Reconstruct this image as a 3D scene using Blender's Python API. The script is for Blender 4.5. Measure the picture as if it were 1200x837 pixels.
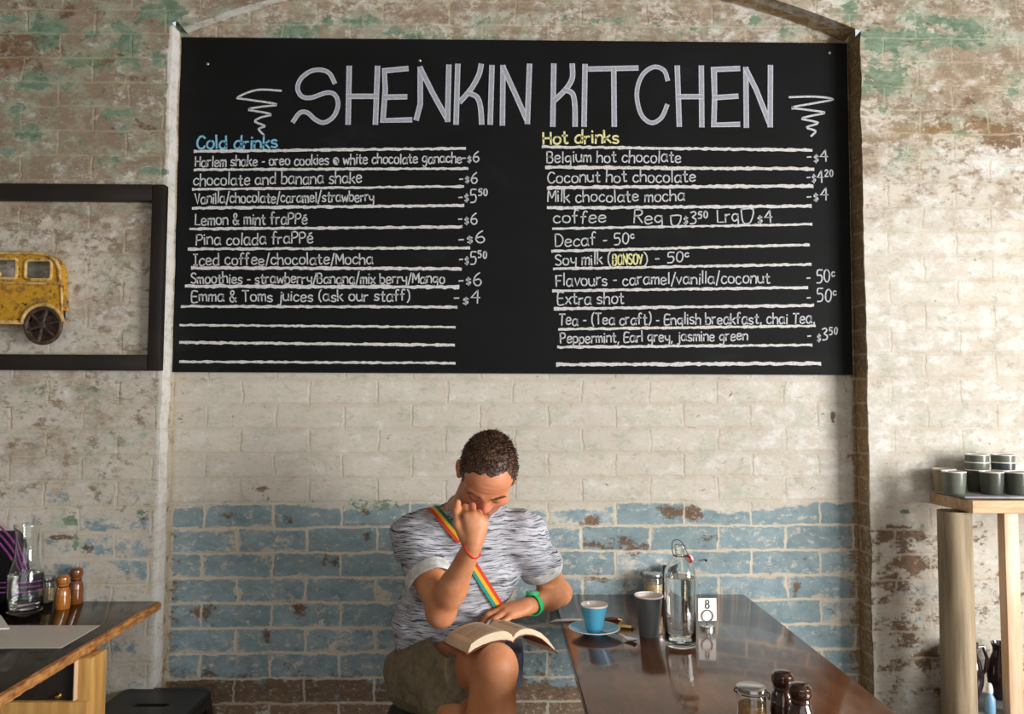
import bpy, bmesh, math, random
import numpy as np
from mathutils import Vector, Matrix

for _o in list(bpy.data.objects):
    bpy.data.objects.remove(_o)
SC = bpy.context.scene
COL = SC.collection
PI = math.pi

def lin(r, g, b):
    f = lambda c: (c / 255 / 12.92) if c / 255 <= 0.04045 else ((c / 255 + 0.055) / 1.055) ** 2.4
    return (f(r), f(g), f(b), 1.0)

# ------------------------------------------------------------------ camera
W, H, FPX = 1200, 837, 930.0
CAM = Vector((0.0, -2.847, 1.415))
PITCH, YAW, ROLL = math.atan(53.5 / FPX), math.atan(15.0 / FPX), 0.004
_fw = Vector((math.sin(YAW) * math.cos(PITCH), math.cos(YAW) * math.cos(PITCH), math.sin(PITCH)))
_rt = _fw.cross(Vector((0, 0, 1))).normalized()
_up = _rt.cross(_fw).normalized()
# a small clockwise lean of the picture = the camera turned the other way
_rt, _up = (_rt * math.cos(ROLL) + _up * math.sin(ROLL)), (_up * math.cos(ROLL) - _rt * math.sin(ROLL))
cam_data = bpy.data.cameras.new('camera')
cam_data.sensor_fit = 'HORIZONTAL'
cam_data.sensor_width = 36.0
cam_data.lens = FPX / W * 36.0
cam_data.clip_start = 0.05
cam = bpy.data.objects.new('camera', cam_data)
COL.objects.link(cam)
_m = Matrix.Identity(4)
for i in range(3):
    _m[i][0], _m[i][1], _m[i][2], _m[i][3] = _rt[i], _up[i], -_fw[i], CAM[i]
cam.matrix_world = _m
SC.camera = cam

def _ray(x, y):
    return _fw * FPX + _rt * (x - W / 2) - _up * (y - H / 2)

def at(x, y, Y):
    """the point of the plane Y = const that a photograph pixel looks at"""
    d = _ray(x, y)
    return CAM + d * ((Y - CAM.y) / d.y)

def on(x, y, z):
    """the same on a level plane"""
    d = _ray(x, y)
    return CAM + d * ((z - CAM.z) / d.z)

# ------------------------------------------------------------------ light and exposure
SC.view_settings.view_transform = 'Standard'
SC.view_settings.look = 'None'
SC.view_settings.gamma = 1.0
SC.view_settings.use_curve_mapping = False
SC.view_settings.exposure = 0.62
world = bpy.data.worlds.new('world')
SC.world = world
world.use_nodes = True
world.node_tree.nodes['Background'].inputs[0].default_value = (0.75, 0.87, 1.0, 1)
world.node_tree.nodes['Background'].inputs[1].default_value = 0.6

def area(name, loc, target, sx, sy, power, color):
    l = bpy.data.lights.new(name, 'AREA')
    l.shape = 'RECTANGLE'
    l.size, l.size_y, l.energy, l.color = sx, sy, power, color
    o = bpy.data.objects.new(name, l)
    COL.objects.link(o)
    o.location = loc
    o.rotation_euler = (Vector(target) - Vector(loc)).to_track_quat('-Z', 'Y').to_euler()
    return o

# daylight through the tall side window plus a soft fill added behind the camera
area('side_window_daylight', (3.82, -3.05, 1.48), (0.0, -3.05, 1.48), 2.3, 1.75, 238, (1.0, 0.985, 0.96))
area('front_fill_light', (0.6, -5.42, 1.7), (0.6, 0.0, 1.7), 4.2, 2.4, 22, (1.0, 0.98, 0.95))

# ------------------------------------------------------------------ helpers: objects
def link(o, parent=None):
    COL.objects.link(o)
    if parent is not None:
        o.parent = parent
    return o

def tag(o, label=None, cat=None, group=None, kind=None):
    if label: o['label'] = label
    if cat: o['category'] = cat
    if group: o['group'] = group
    if kind: o['kind'] = kind
    return o

def thing(name, label, cat, loc=(0, 0, 0), rz=0.0, group=None):
    o = bpy.data.objects.new(name, None)
    o.empty_display_size = 0.05
    COL.objects.link(o)
    o.location = loc
    o.rotation_euler = (0, 0, rz)
    return tag(o, label, cat, group)

def copy_tree(o, parent=None):
    c = o.copy()
    COL.objects.link(c)
    if parent is not None:
        c.parent = parent
    for ch in list(o.children):
        copy_tree(ch, c)
    return c

class MB:
    """collects geometry for ONE mesh object"""
    def __init__(self):
        self.v, self.f = [], []
    def add(self, vs, fs):
        n = len(self.v)
        self.v += [tuple(p) for p in vs]
        self.f += [tuple(i + n for i in f) for f in fs]
        return self
    def box(self, lo, hi, bev=0.0, seg=2, rot=None, piv=None):
        bm = bmesh.new()
        bmesh.ops.create_cube(bm, size=1.0)
        c = [(lo[i] + hi[i]) / 2 for i in range(3)]
        s = [hi[i] - lo[i] for i in range(3)]
        for v in bm.verts:
            v.co = Vector((v.co.x * s[0], v.co.y * s[1], v.co.z * s[2]))
        if bev > 0:
            bmesh.ops.bevel(bm, geom=list(bm.edges), offset=min(bev, min(s) * 0.49), segments=seg, affect='EDGES', profile=0.5)
        for v in bm.verts:
            v.co += Vector(c)
            if rot is not None:
                p = Vector(piv if piv is not None else c)
                v.co = p + rot @ (v.co - p)
        bm.verts.index_update()
        self.add([v.co[:] for v in bm.verts], [[v.index for v in f.verts] for f in bm.faces])
        bm.free()
        return self
    def lathe(self, prof, seg=40, c=(0, 0, 0), axis='z', sx=1.0, sy=1.0):
        vs, fs, rings = [], [], []
        for r, z in prof:
            if r < 1e-6:
                rings.append([len(vs)]); vs.append((0, 0, z))
            else:
                rings.append(list(range(len(vs), len(vs) + seg)))
                vs += [(r * sx * math.cos(2 * PI * k / seg), r * sy * math.sin(2 * PI * k / seg), z) for k in range(seg)]
        for a, b in zip(rings[:-1], rings[1:]):
            for k in range(seg):
                k2 = (k + 1) % seg
                if len(a) == 1 and len(b) == 1: continue
                if len(a) == 1: fs.append((a[0], b[k2], b[k]))
                elif len(b) == 1: fs.append((a[k], a[k2], b[0]))
                else: fs.append((a[k], a[k2], b[k2], b[k]))
        if axis == 'y':
            vs = [(x, -z, y) for x, y, z in vs]
        elif axis == 'x':
            vs = [(z, y, -x) for x, y, z in vs]
        self.add([(x + c[0], y + c[1], z + c[2]) for x, y, z in vs], fs)
        return self
    def tube(self, pts, r, seg=10, cap=True, closed=False, flat=1.0):
        P = [Vector(p) for p in pts]
        n = len(P)
        rr = r if isinstance(r, (list, tuple)) else [r] * n
        vs, fs = [], []
        prev = None
        for i in range(n):
            if closed:
                t = P[(i + 1) % n] - P[i - 1]
            else:
                t = P[min(i + 1, n - 1)] - P[max(i - 1, 0)]
            t = t.normalized()
            if prev is None:
                a = Vector((0, 0, 1)) if abs(t.z) < 0.9 else Vector((1, 0, 0))
                u = t.cross(a).normalized()
            else:
                u = (prev - t * prev.dot(t)).normalized()
            prev = u
            w = t.cross(u)
            for k in range(seg):
                q = 2 * PI * k / seg
                vs.append(P[i] + u * (rr[i] * math.cos(q)) + w * (rr[i] * flat * math.sin(q)))
        for i in range(n if closed else n - 1):
            j = (i + 1) % n
            for k in range(seg):
                k2 = (k + 1) % seg
                fs.append((i * seg + k, i * seg + k2, j * seg + k2, j * seg + k))
        if cap and not closed:
            fs.append(tuple(range(seg))[::-1])
            fs.append(tuple((n - 1) * seg + k for k in range(seg)))
        self.add(vs, fs)
        return self
    def prism(self, poly, d, axis=1, base=0.0):
        """a polygon in the plane across `axis`, extruded from base by d"""
        def P(a, b, t):
            if axis == 1: return (a, t, b)
            if axis == 2: return (a, b, t)
            return (t, a, b)
        n = len(poly)
        vs = [P(a, b, base) for a, b in poly] + [P(a, b, base + d) for a, b in poly]
        fs = [tuple(range(n)), tuple(range(2 * n - 1, n - 1, -1))]
        fs += [(i, (i + 1) % n + 0, (i + 1) % n + n, i + n) for i in range(n)]
        self.add(vs, fs)
        return self
    def ball(self, c, r, seg=24, rings=14):
        r = r if isinstance(r, (tuple, list)) else (r, r, r)
        prof = [(math.sin(PI * i / rings), -math.cos(PI * i / rings)) for i in range(rings + 1)]
        m = MB().lathe([(abs(a), b) for a, b in prof], seg)
        self.add([(x * r[0] + c[0], y * r[1] + c[1], z * r[2] + c[2]) for x, y, z in m.v], m.f)
        return self
    def build(self, name, mat, parent=None, smooth=True, ang=35, recalc=True):
        me = bpy.data.meshes.new(name)
        me.from_pydata(self.v, [], self.f)
        if recalc:
            bm = bmesh.new(); bm.from_mesh(me)
            bmesh.ops.recalc_face_normals(bm, faces=bm.faces)
            bm.to_mesh(me); bm.free()
        if smooth:
            me.polygons.foreach_set('use_smooth', [True] * len(me.polygons))
            me.set_sharp_from_angle(angle=math.radians(ang))
        me.materials.append(mat)
        return link(bpy.data.objects.new(name, me), parent)

def curve(pts, k=5):
    P = [Vector(p) for p in pts]; Q = []
    for i in range(len(P) - 1):
        p0, p1, p2, p3 = P[max(i - 1, 0)], P[i], P[i + 1], P[min(i + 2, len(P) - 1)]
        for j in range(k):
            t = j / k
            Q.append(.5 * ((2 * p1) + (p2 - p0) * t + (2 * p0 - 5 * p1 + 4 * p2 - p3) * t * t + (3 * p1 - p0 - 3 * p2 + p3) * t ** 3))
    return Q + [P[-1]]

def round_rect(w, d, r, n=6, cx=0, cy=0):
    pts = []
    for qx, qy, a0 in ((1, 1, 0), (-1, 1, 90), (-1, -1, 180), (1, -1, 270)):
        for i in range(n + 1):
            a = math.radians(a0 + 90 * i / n)
            pts.append((cx + qx * (w / 2 - r) + r * math.cos(a), cy + qy * (d / 2 - r) + r * math.sin(a)))
    return pts

# ------------------------------------------------------------------ helpers: materials
class NT:
    def __init__(self, mat):
        self.t = mat.node_tree
        self.n = self.t.nodes
    def new(self, kind, props=None, **ins):
        nd = self.n.new(kind)
        for k, v in (props or {}).items():
            setattr(nd, k, v)
        for k, v in ins.items():
            self.set(nd, k, v)
        return nd
    def set(self, nd, k, v):
        key = int(k[1:]) if (k[0] == 'i' and k[1:].isdigit()) else k.replace('_', ' ')
        s = nd.inputs[key]
        if hasattr(v, 'is_output'):
            self.t.links.new(v, s)
        elif hasattr(v, 'outputs'):
            self.t.links.new(v.outputs[0], s)
        else:
            s.default_value = v
    def math(self, op, a, b=None, clamp=False):
        nd = self.new('ShaderNodeMath', {'operation': op, 'use_clamp': clamp}, i0=a)
        if b is not None: self.set(nd, 'i1', b)
        return nd.outputs[0]
    def mix(self, f, a, b, mode='MIX'):
        nd = self.n.new('ShaderNodeMix')
        nd.data_type = 'RGBA'; nd.blend_type = mode; nd.clamp_factor = True
        for s, v in (('Factor_Float', f), ('A_Color', a), ('B_Color', b)):
            sock = [i for i in nd.inputs if i.identifier == s][0]
            if hasattr(v, 'is_output'): self.t.links.new(v, sock)
            else: sock.default_value = v
        return [o for o in nd.outputs if o.identifier == 'Result_Color'][0]
    def noise(self, vec, scale, detail=4, rough=0.55, dist=0.0):
        nd = self.new('ShaderNodeTexNoise', None, Scale=scale, Detail=detail, Roughness=rough, Distortion=dist)
        if vec is not None: self.set(nd, 'Vector', vec)
        return nd.outputs['Fac']
    def ramp(self, f, stops):
        nd = self.n.new('ShaderNodeValToRGB')
        e = nd.color_ramp.elements
        while len(e) < len(stops): e.new(0.5)
        for el, (p, c) in zip(e, stops):
            el.position = p
            el.color = c if not isinstance(c, (int, float)) else (c, c, c, 1)
        self.t.links.new(f, nd.inputs[0])
        return nd.outputs[0]
    def scalevec(self, vec, s):
        return self.new('ShaderNodeMapping', None, Vector=vec, Scale=s).outputs[0]

def mat(name, color=(0.5, 0.5, 0.5, 1), rough=0.5, metal=0.0, spec=0.5, trans=0.0, ior=1.45, coat=0.0, sss=0.0):
    m = bpy.data.materials.new(name)
    m.use_nodes = True
    b = m.node_tree.nodes['Principled BSDF']
    b.inputs['Base Color'].default_value = color
    b.inputs['Roughness'].default_value = rough
    b.inputs['Metallic'].default_value = metal
    b.inputs['Specular IOR Level'].default_value = spec
    b.inputs['Transmission Weight'].default_value = trans
    b.inputs['IOR'].default_value = ior
    b.inputs['Coat Weight'].default_value = coat
    if sss:
        b.inputs['Subsurface Weight'].default_value = sss
        b.inputs['Subsurface Radius'].default_value = (0.02, 0.008, 0.004)
        b.inputs['Subsurface Scale'].default_value = 0.4
    return m

def bsdf(m): return m.node_tree.nodes['Principled BSDF']

def coords(nt, kind='Object'):
    return nt.new('ShaderNodeTexCoord').outputs[kind]

def noisy(name, c1, c2, scale=(8, 8, 8), rough=0.5, detail=5, bump=0.0, lo=0.35, hi=0.65, nscale=1.0, **kw):
    """two colours mixed by a stretched noise"""
    m = mat(name, c1, rough, **kw)
    nt = NT(m)
    v = nt.scalevec(coords(nt), scale)
    f = nt.noise(v, nscale, detail, 0.6)
    nt.set(bsdf(m), 'Base_Color', nt.ramp(f, [(lo, c1), (hi, c2)]))
    if bump:
        b = nt.new('ShaderNodeBump', None, Strength=bump, Distance=0.002, Height=f)
        nt.set(bsdf(m), 'Normal', b.outputs[0])
    return m
# ------------------------------------------------------------------ back wall with the arched recess
YF = -0.10                                      # face of the piers; the recess is at Y = 0
XL = at(189, 472, YF).x
XR = at(1017, 472, YF).x
ZS = at(1001, 36, YF).z                         # spring of the arch
XM, HALF = (XL + XR) / 2, (XR - XL) / 2
_th = math.radians(23.0)
RAD = HALF / math.sin(_th)
def arch(x):
    t = max(-1.0, min(1.0, (x - XM) / HALF))
    return ZS + math.sqrt(RAD * RAD - (t * HALF) ** 2) - RAD * math.cos(_th)
ZTOP, XW, XWR, YB = 3.5, 3.3, 3.9, -5.5

_rng = np.random.default_rng(7)
def vnoise(x, y, z, seed=0):
    """smooth value noise in [-1, 1] for numpy arrays"""
    tab = np.random.default_rng(seed).uniform(-1, 1, (32, 32, 32)).astype(np.float32)
    out = 0
    xi, yi, zi = np.floor(x).astype(int), np.floor(y).astype(int), np.floor(z).astype(int)
    fx, fy, fz = x - xi, y - yi, z - zi
    s = lambda t: t * t * (3 - 2 * t)
    fx, fy, fz = s(fx), s(fy), s(fz)
    for dx in (0, 1):
        for dy in (0, 1):
            for dz in (0, 1):
                w = (fx if dx else 1 - fx) * (fy if dy else 1 - fy) * (fz if dz else 1 - fz)
                out = out + w * tab[(xi + dx) & 31, (yi + dy) & 31, (zi + dz) & 31]
    return out

def wob(z, s):
    z = np.asarray(z, float)
    return 0.004 * vnoise(z * 9, z * 0 + s, z * 0 + .5, 3) + 0.0025 * vnoise(z * 31, z * 0 + s, z * 0 + .5, 4)

class Grid:
    def __init__(self): self.v, self.f, self.n = [], [], 0
    def patch(self, P):
        """P: rows x cols x 3"""
        r, c = P.shape[:2]
        idx = np.arange(r * c).reshape(r, c) + self.n
        self.v.append(P.reshape(-1, 3))
        self.f.append(np.stack([idx[:-1, :-1], idx[:-1, 1:], idx[1:, 1:], idx[1:, :-1]], -1).reshape(-1, 4))
        self.n += r * c
g = Grid()
STEP = 0.016
def lsp(a, b): return np.linspace(a, b, max(2, int(abs(b - a) / STEP) + 1))
def flat(xs, zs, Y, edge=None):
    X, Z = np.meshgrid(xs, zs)
    P = np.stack([X, np.full_like(X, Y), Z], -1)
    if edge == 'L':
        P[:, -1, 0] += wob(zs, 1)
    elif edge == 'R':
        P[:, 0, 0] += wob(zs, 2)
    return P
g.patch(flat(lsp(XL - .03, XR + .03), lsp(0, 3.0), 0.0))
zp = np.concatenate([lsp(0, ZS), lsp(ZS, ZTOP)[1:]])
g.patch(flat(np.concatenate([np.linspace(-XW, -2.2, 8)[:-1], lsp(-2.2, XL)]), zp, YF, 'L'))
g.patch(flat(np.concatenate([lsp(XR, 2.3), np.linspace(2.3, XWR, 8)[1:]]), zp, YF, 'R'))
xs = lsp(XL, XR)
za = np.array([arch(x) for x in xs])
t = np.linspace(0, 1, 44)[:, None]
Zs = za[None] * (1 - t) + ZTOP * t
Xs = np.broadcast_to(xs, Zs.shape).copy(); Xs[:, 0] += wob(Zs[:, 0], 1); Xs[:, -1] += wob(Zs[:, -1], 2)
g.patch(np.stack([Xs, np.full(Zs.shape, YF), Zs], -1))
ys = np.linspace(YF, 0.001, 8)
zr = lsp(0, ZS)
for xe, s in ((XL, 1), (XR, 2)):
    Y, Z = np.meshgrid(ys, zr)
    X = xe + wob(Z, s) * np.where(Y < -0.02, 1, .3)
    g.patch(np.stack([X, Y, Z], -1))
X, Y = np.meshgrid(xs, ys)
X[:, 0] += wob(ZS, 1) * np.where(Y[:, 0] < -.02, 1, .3); X[:, -1] += wob(ZS, 2) * np.where(Y[:, 0] < -.02, 1, .3)
g.patch(np.stack([X, Y, np.broadcast_to(za, X.shape)], -1))
V = np.concatenate(g.v); F = np.concatenate(g.f)

me = bpy.data.meshes.new('wall_back')
me.from_pydata(V.tolist(), [], F.tolist())
bm = bmesh.new(); bm.from_mesh(me)
bmesh.ops.remove_doubles(bm, verts=bm.verts, dist=1e-4)
bm.to_mesh(me); bm.free()
n = len(me.vertices)
co = np.empty(n * 3); me.vertices.foreach_get('co', co); co = co.reshape(-1, 3)
x, y, z = co.T
pier_l = ((x <= XL + .005) & (y < -.05)); pier_r = ((x >= XR - .005) & (y < -.05))
rec = (y > -.002) & (x > XL + .004) & (x < XR - .004)
top = (~pier_l) & (~pier_r) & (y < -.05)
reveal = ~(pier_l | pier_r | rec | top)
rev_r = (np.abs(x - XR) < .01) & (y > YF + .004)
rev_l = (np.abs(x - XL) < .01) & (y > YF + .004)
sm = lambda a, b, t: np.clip((t - a) / (b - a), 0, 1) ** 2 * (3 - 2 * np.clip((t - a) / (b - a), 0, 1))
green = np.full(n, .10); blue = np.zeros(n); brown = np.full(n, .12)
tan = np.full(n, .15); ochre = np.zeros(n); white = np.full(n, .2)
# how much of each coat is left where, from the photograph
tan += .75 * sm(1.7, 2.5, z) + .45 * pier_l * sm(.7, 1.3, z)  # tan coat, deepened up high and on left pier as painted light falloff
green += np.where(pier_l, .09 * sm(1.9, 2.5, z) + .07, 0) + np.where(pier_r, .13 * sm(2.1, 2.7, z), 0) + np.where(top, .08, 0)
green += np.where(rec, .04 * sm(.9, 1.1, z), 0)
brown += np.where(pier_l, .14 * sm(1.9, 2.5, z), 0) + np.where(pier_r, .14 * sm(2.0, 2.5, z), 0)
white += np.where(pier_r, .25 * sm(2.4, 1.9, z) * sm(.95, 1.15, z), 0) + np.where(rec, .30 * sm(.4, 1.2, x) * sm(.95, 1.15, z), 0)
bl = np.where(rec, sm(1.075, 1.03, z + .02 * np.sin(9 * x)) * sm(.30, .42, z), 0)
blue += bl * (.93 - .10 * sm(.2, .6, x))
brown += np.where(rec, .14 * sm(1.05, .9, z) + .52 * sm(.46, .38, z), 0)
blue += np.where(pier_l, .42 * sm(1.35, .95, z), 0) + np.where(pier_r, .30 * sm(1.0, .8, z), 0)
brown += np.where(pier_r, .30 * sm(1.08, .95, z), 0) + np.where(pier_l, .10 * sm(1.2, 1.0, z), 0)
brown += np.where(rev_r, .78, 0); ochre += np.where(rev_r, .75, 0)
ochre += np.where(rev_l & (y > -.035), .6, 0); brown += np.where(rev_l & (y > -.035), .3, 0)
lw = (np.abs(x - XL) < .012) & (y <= -.035) & (z < ZS)
white += np.where(lw, 1.1, 0); brown = np.where(lw, .02, brown); green = np.where(lw, .02, green); tan = np.where(lw, 0, tan); blue = np.where(lw, 0, blue)
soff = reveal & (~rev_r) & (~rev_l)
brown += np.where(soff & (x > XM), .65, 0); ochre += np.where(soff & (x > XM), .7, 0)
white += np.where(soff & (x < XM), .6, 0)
strip = rec & ((x < XL + .035))
ochre += np.where(strip, .5, 0) * sm(1.3, 1.7, z); brown += np.where(strip, .2, 0)
strip = rec & ((x > XR - .05))
ochre += np.where(strip, .4, 0); brown += np.where(strip, .25, 0)
A = dict(g=green, b=blue, n=brown, o=ochre, w=white, t=tan)
BLOBS = [  # coat, px, py, rx, ry, amount
 ('g', 53, 33, 22, 14, .7), ('g', 52, 48, 14, 10, .6), ('g', 203, 14, 12, 16, .8), ('g', 175, 12, 10, 10, .6), ('g', 8, 22, 10, 10, .5),
 ('g', 150, 50, 16, 22, .6), ('g', 100, 72, 30, 10, .7), ('g', 40, 96, 26, 10, .6), ('g', 135, 132, 18, 6, .6), ('g', 35, 155, 20, 9, .6),
 ('g', 18, 128, 14, 9, .5), ('g', 145, 150, 8, 9, .5), ('g', 135, 185, 8, 8, .6), ('g', 10, 178, 8, 6, .6), ('g', 105, 40, 10, 6, .5), ('g', 185, 70, 8, 10, .4),
 ('g', 180, 200, 16, 7, .5), ('n', 25, 50, 40, 12, .5), ('n', 15, 72, 22, 10, .6), ('n', 128, 72, 14, 8, .5), ('o', 105, 68, 26, 9, .5),
 ('n', 170, 150, 25, 12, .3), ('n', 60, 10, 60, 8, .35), ('n', 160, 98, 40, 8, .3),
 ('g', 320, 22, 24, 12, .5), ('g', 395, 10, 60, 10, .5), ('g', 480, 28, 50, 12, .5), ('g', 350, 28, 20, 8, .5), ('g', 600, 30, 60, 8, .3), ('g', 560, 8, 20, 8, .5),
 ('g', 930, 22, 12, 8, .6), ('g', 895, 8, 8, 8, .6), ('g', 995, 12, 12, 12, .6), ('g', 700, 8, 60, 8, .35), ('g', 800, 20, 60, 10, .3), ('o', 960, 45, 30, 8, .6), ('n', 970, 47, 26, 8, .6),
 ('g', 1050, 45, 42, 12, .55), ('g', 1130, 45, 50, 12, .5), ('g', 1080, 20, 20, 7, .6), ('g', 1140, 28, 26, 6, .5), ('g', 1030, 100, 34, 14, .6), ('g', 1058, 75, 22, 20, .35),
 ('g', 1190, 100, 12, 14, .5), ('g', 1035, 132, 10, 8, .5), ('g', 1060, 182, 22, 12, .45), ('g', 1130, 155, 20, 8, .35), ('g', 1010, 70, 10, 20, .4),
 ('o', 1140, 95, 70, 14, .5), ('o', 1100, 155, 80, 12, .6), ('n', 1180, 160, 24, 14, .7), ('n', 1120, 150, 60, 12, .35), ('n', 1100, 125, 60, 10, .3), ('w', 1170, 195, 40, 20, .4),
 ('n', 240, 445, 16, 5, .5), ('n', 312, 475, 3, 9, .6), ('n', 272, 488, 3, 9, .5), ('n', 308, 572, 14, 4, .7), ('n', 262, 602, 16, 5, .5), ('n', 337, 607, 7, 4, .7), ('n', 430, 600, 12, 5, .6),
 ('n', 430, 628, 8, 6, .6), ('n', 380, 650, 5, 10, .4), ('n', 350, 715, 10, 8, .7), ('n', 312, 745, 6, 8, .6), ('n', 395, 662, 8, 8, .4), ('n', 240, 715, 12, 12, .4), ('w', 225, 610, 20, 20, .4),
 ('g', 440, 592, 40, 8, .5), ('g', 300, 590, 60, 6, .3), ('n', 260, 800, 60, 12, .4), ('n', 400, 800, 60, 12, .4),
 ('n', 790, 600, 26, 8, .75), ('n', 815, 605, 8, 9, .6), ('n', 690, 612, 20, 12, .5), ('n', 700, 640, 26, 6, .5), ('n', 740, 640, 16, 12, .5), ('n', 830, 630, 12, 6, .6), ('n', 700, 680, 30, 8, .35),
 ('w', 690, 630, 30, 14, .6), ('w', 760, 650, 30, 18, .5), ('w', 850, 660, 30, 10, .3), ('w', 990, 640, 14, 30, .4), ('b', 900, 625, 60, 18, .25), ('b', 930, 660, 60, 14, .25), ('b', 690, 655, 40, 14, .2),
 ('n', 850, 540, 24, 6, .35), ('g', 800, 490, 24, 5, .2), ('g', 700, 490, 30, 8, .12), ('g', 955, 490, 30, 8, .14), ('n', 735, 465, 20, 5, .25), ('g', 830, 575, 60, 6, .15), ('g', 960, 575, 30, 6, .15),
 ('n', 1055, 625, 24, 8, .6), ('n', 1075, 660, 16, 12, .5), ('n', 1045, 690, 14, 8, .5), ('n', 1062, 740, 14, 14, .4), ('n', 1080, 775, 24, 8, .5), ('g', 1060, 600, 8, 5, .5), ('g', 1040, 720, 20, 14, .3),
 ('n', 872, 712, 2.5, 12, .9), ('n', 934, 690, 2.5, 9, .9), ('n', 905, 492, 2, 9, .8), ('n', 977, 490, 2, 8, .8), ('n', 857, 462, 2, 8, .6), ('n', 977, 705, 2, 10, .7), ('n', 68, 630, 10, 4, .8), ('n', 105, 645, 8, 6, .6), ('g', 90, 635, 4, 12, .6), ('g', 80, 610, 14, 5, .6), ('n', 170, 605, 14, 8, .5), ('n', 185, 735, 6, 8, .4), ('g', 60, 540, 30, 10, .2), ('g', 110, 460, 30, 10, .25),
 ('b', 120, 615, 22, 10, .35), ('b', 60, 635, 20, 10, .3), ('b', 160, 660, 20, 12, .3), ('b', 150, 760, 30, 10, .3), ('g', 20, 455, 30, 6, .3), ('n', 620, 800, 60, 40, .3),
]
for k, px, py, rx, ry, s in BLOBS:
    front = px < 189 or px > 1010 or py < 40
    Yp = YF if front else 0.0
    p = at(px, py, Yp); sc = 930.0 / (Yp - CAM.y)
    d2 = ((x - p.x) / (rx / sc)) ** 2 + ((z - p.z) / (ry / sc)) ** 2
    A[k] += s * np.exp(-d2 * .8)
for nm, ch in (('coat_a', ('g', 'b', 'n')), ('coat_b', ('o', 'w', 't'))):
    at_ = me.attributes.new(nm, 'FLOAT_COLOR', 'POINT')
    buf = np.ones((n, 4), np.float32)
    for i, c in enumerate(ch): buf[:, i] = np.clip(A[c], 0, 1.5)
    at_.data.foreach_set('color', buf.ravel())
# the recess, the two piers and the wall over the arch are four pieces of one wall
def piece(name, keep):
    m2 = me.copy(); m2.name = name
    bm = bmesh.new(); bm.from_mesh(m2)
    bmesh.ops.delete(bm, geom=[f for f in bm.faces if not keep(f.calc_center_median())], context='FACES')
    bm.to_mesh(m2); bm.free()
    m2.polygons.foreach_set('use_smooth', [True] * len(m2.polygons)); m2.set_sharp_from_angle(angle=math.radians(40))
    return tag(link(bpy.data.objects.new(name, m2)), kind='structure')
is_rec = lambda c: c.y > -.0005
WALLS = [piece('wall_back', is_rec), piece('wall_back_left', lambda c: not is_rec(c) and c.x < XL + .02 and (c.y < YF + .001 or c.z < ZS)),
         piece('wall_back_right', lambda c: not is_rec(c) and c.x > XR - .02 and (c.y < YF + .001 or c.z < ZS)),
         piece('wall_back_arch', lambda c: not is_rec(c) and XL + .02 <= c.x <= XR - .02)]

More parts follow.
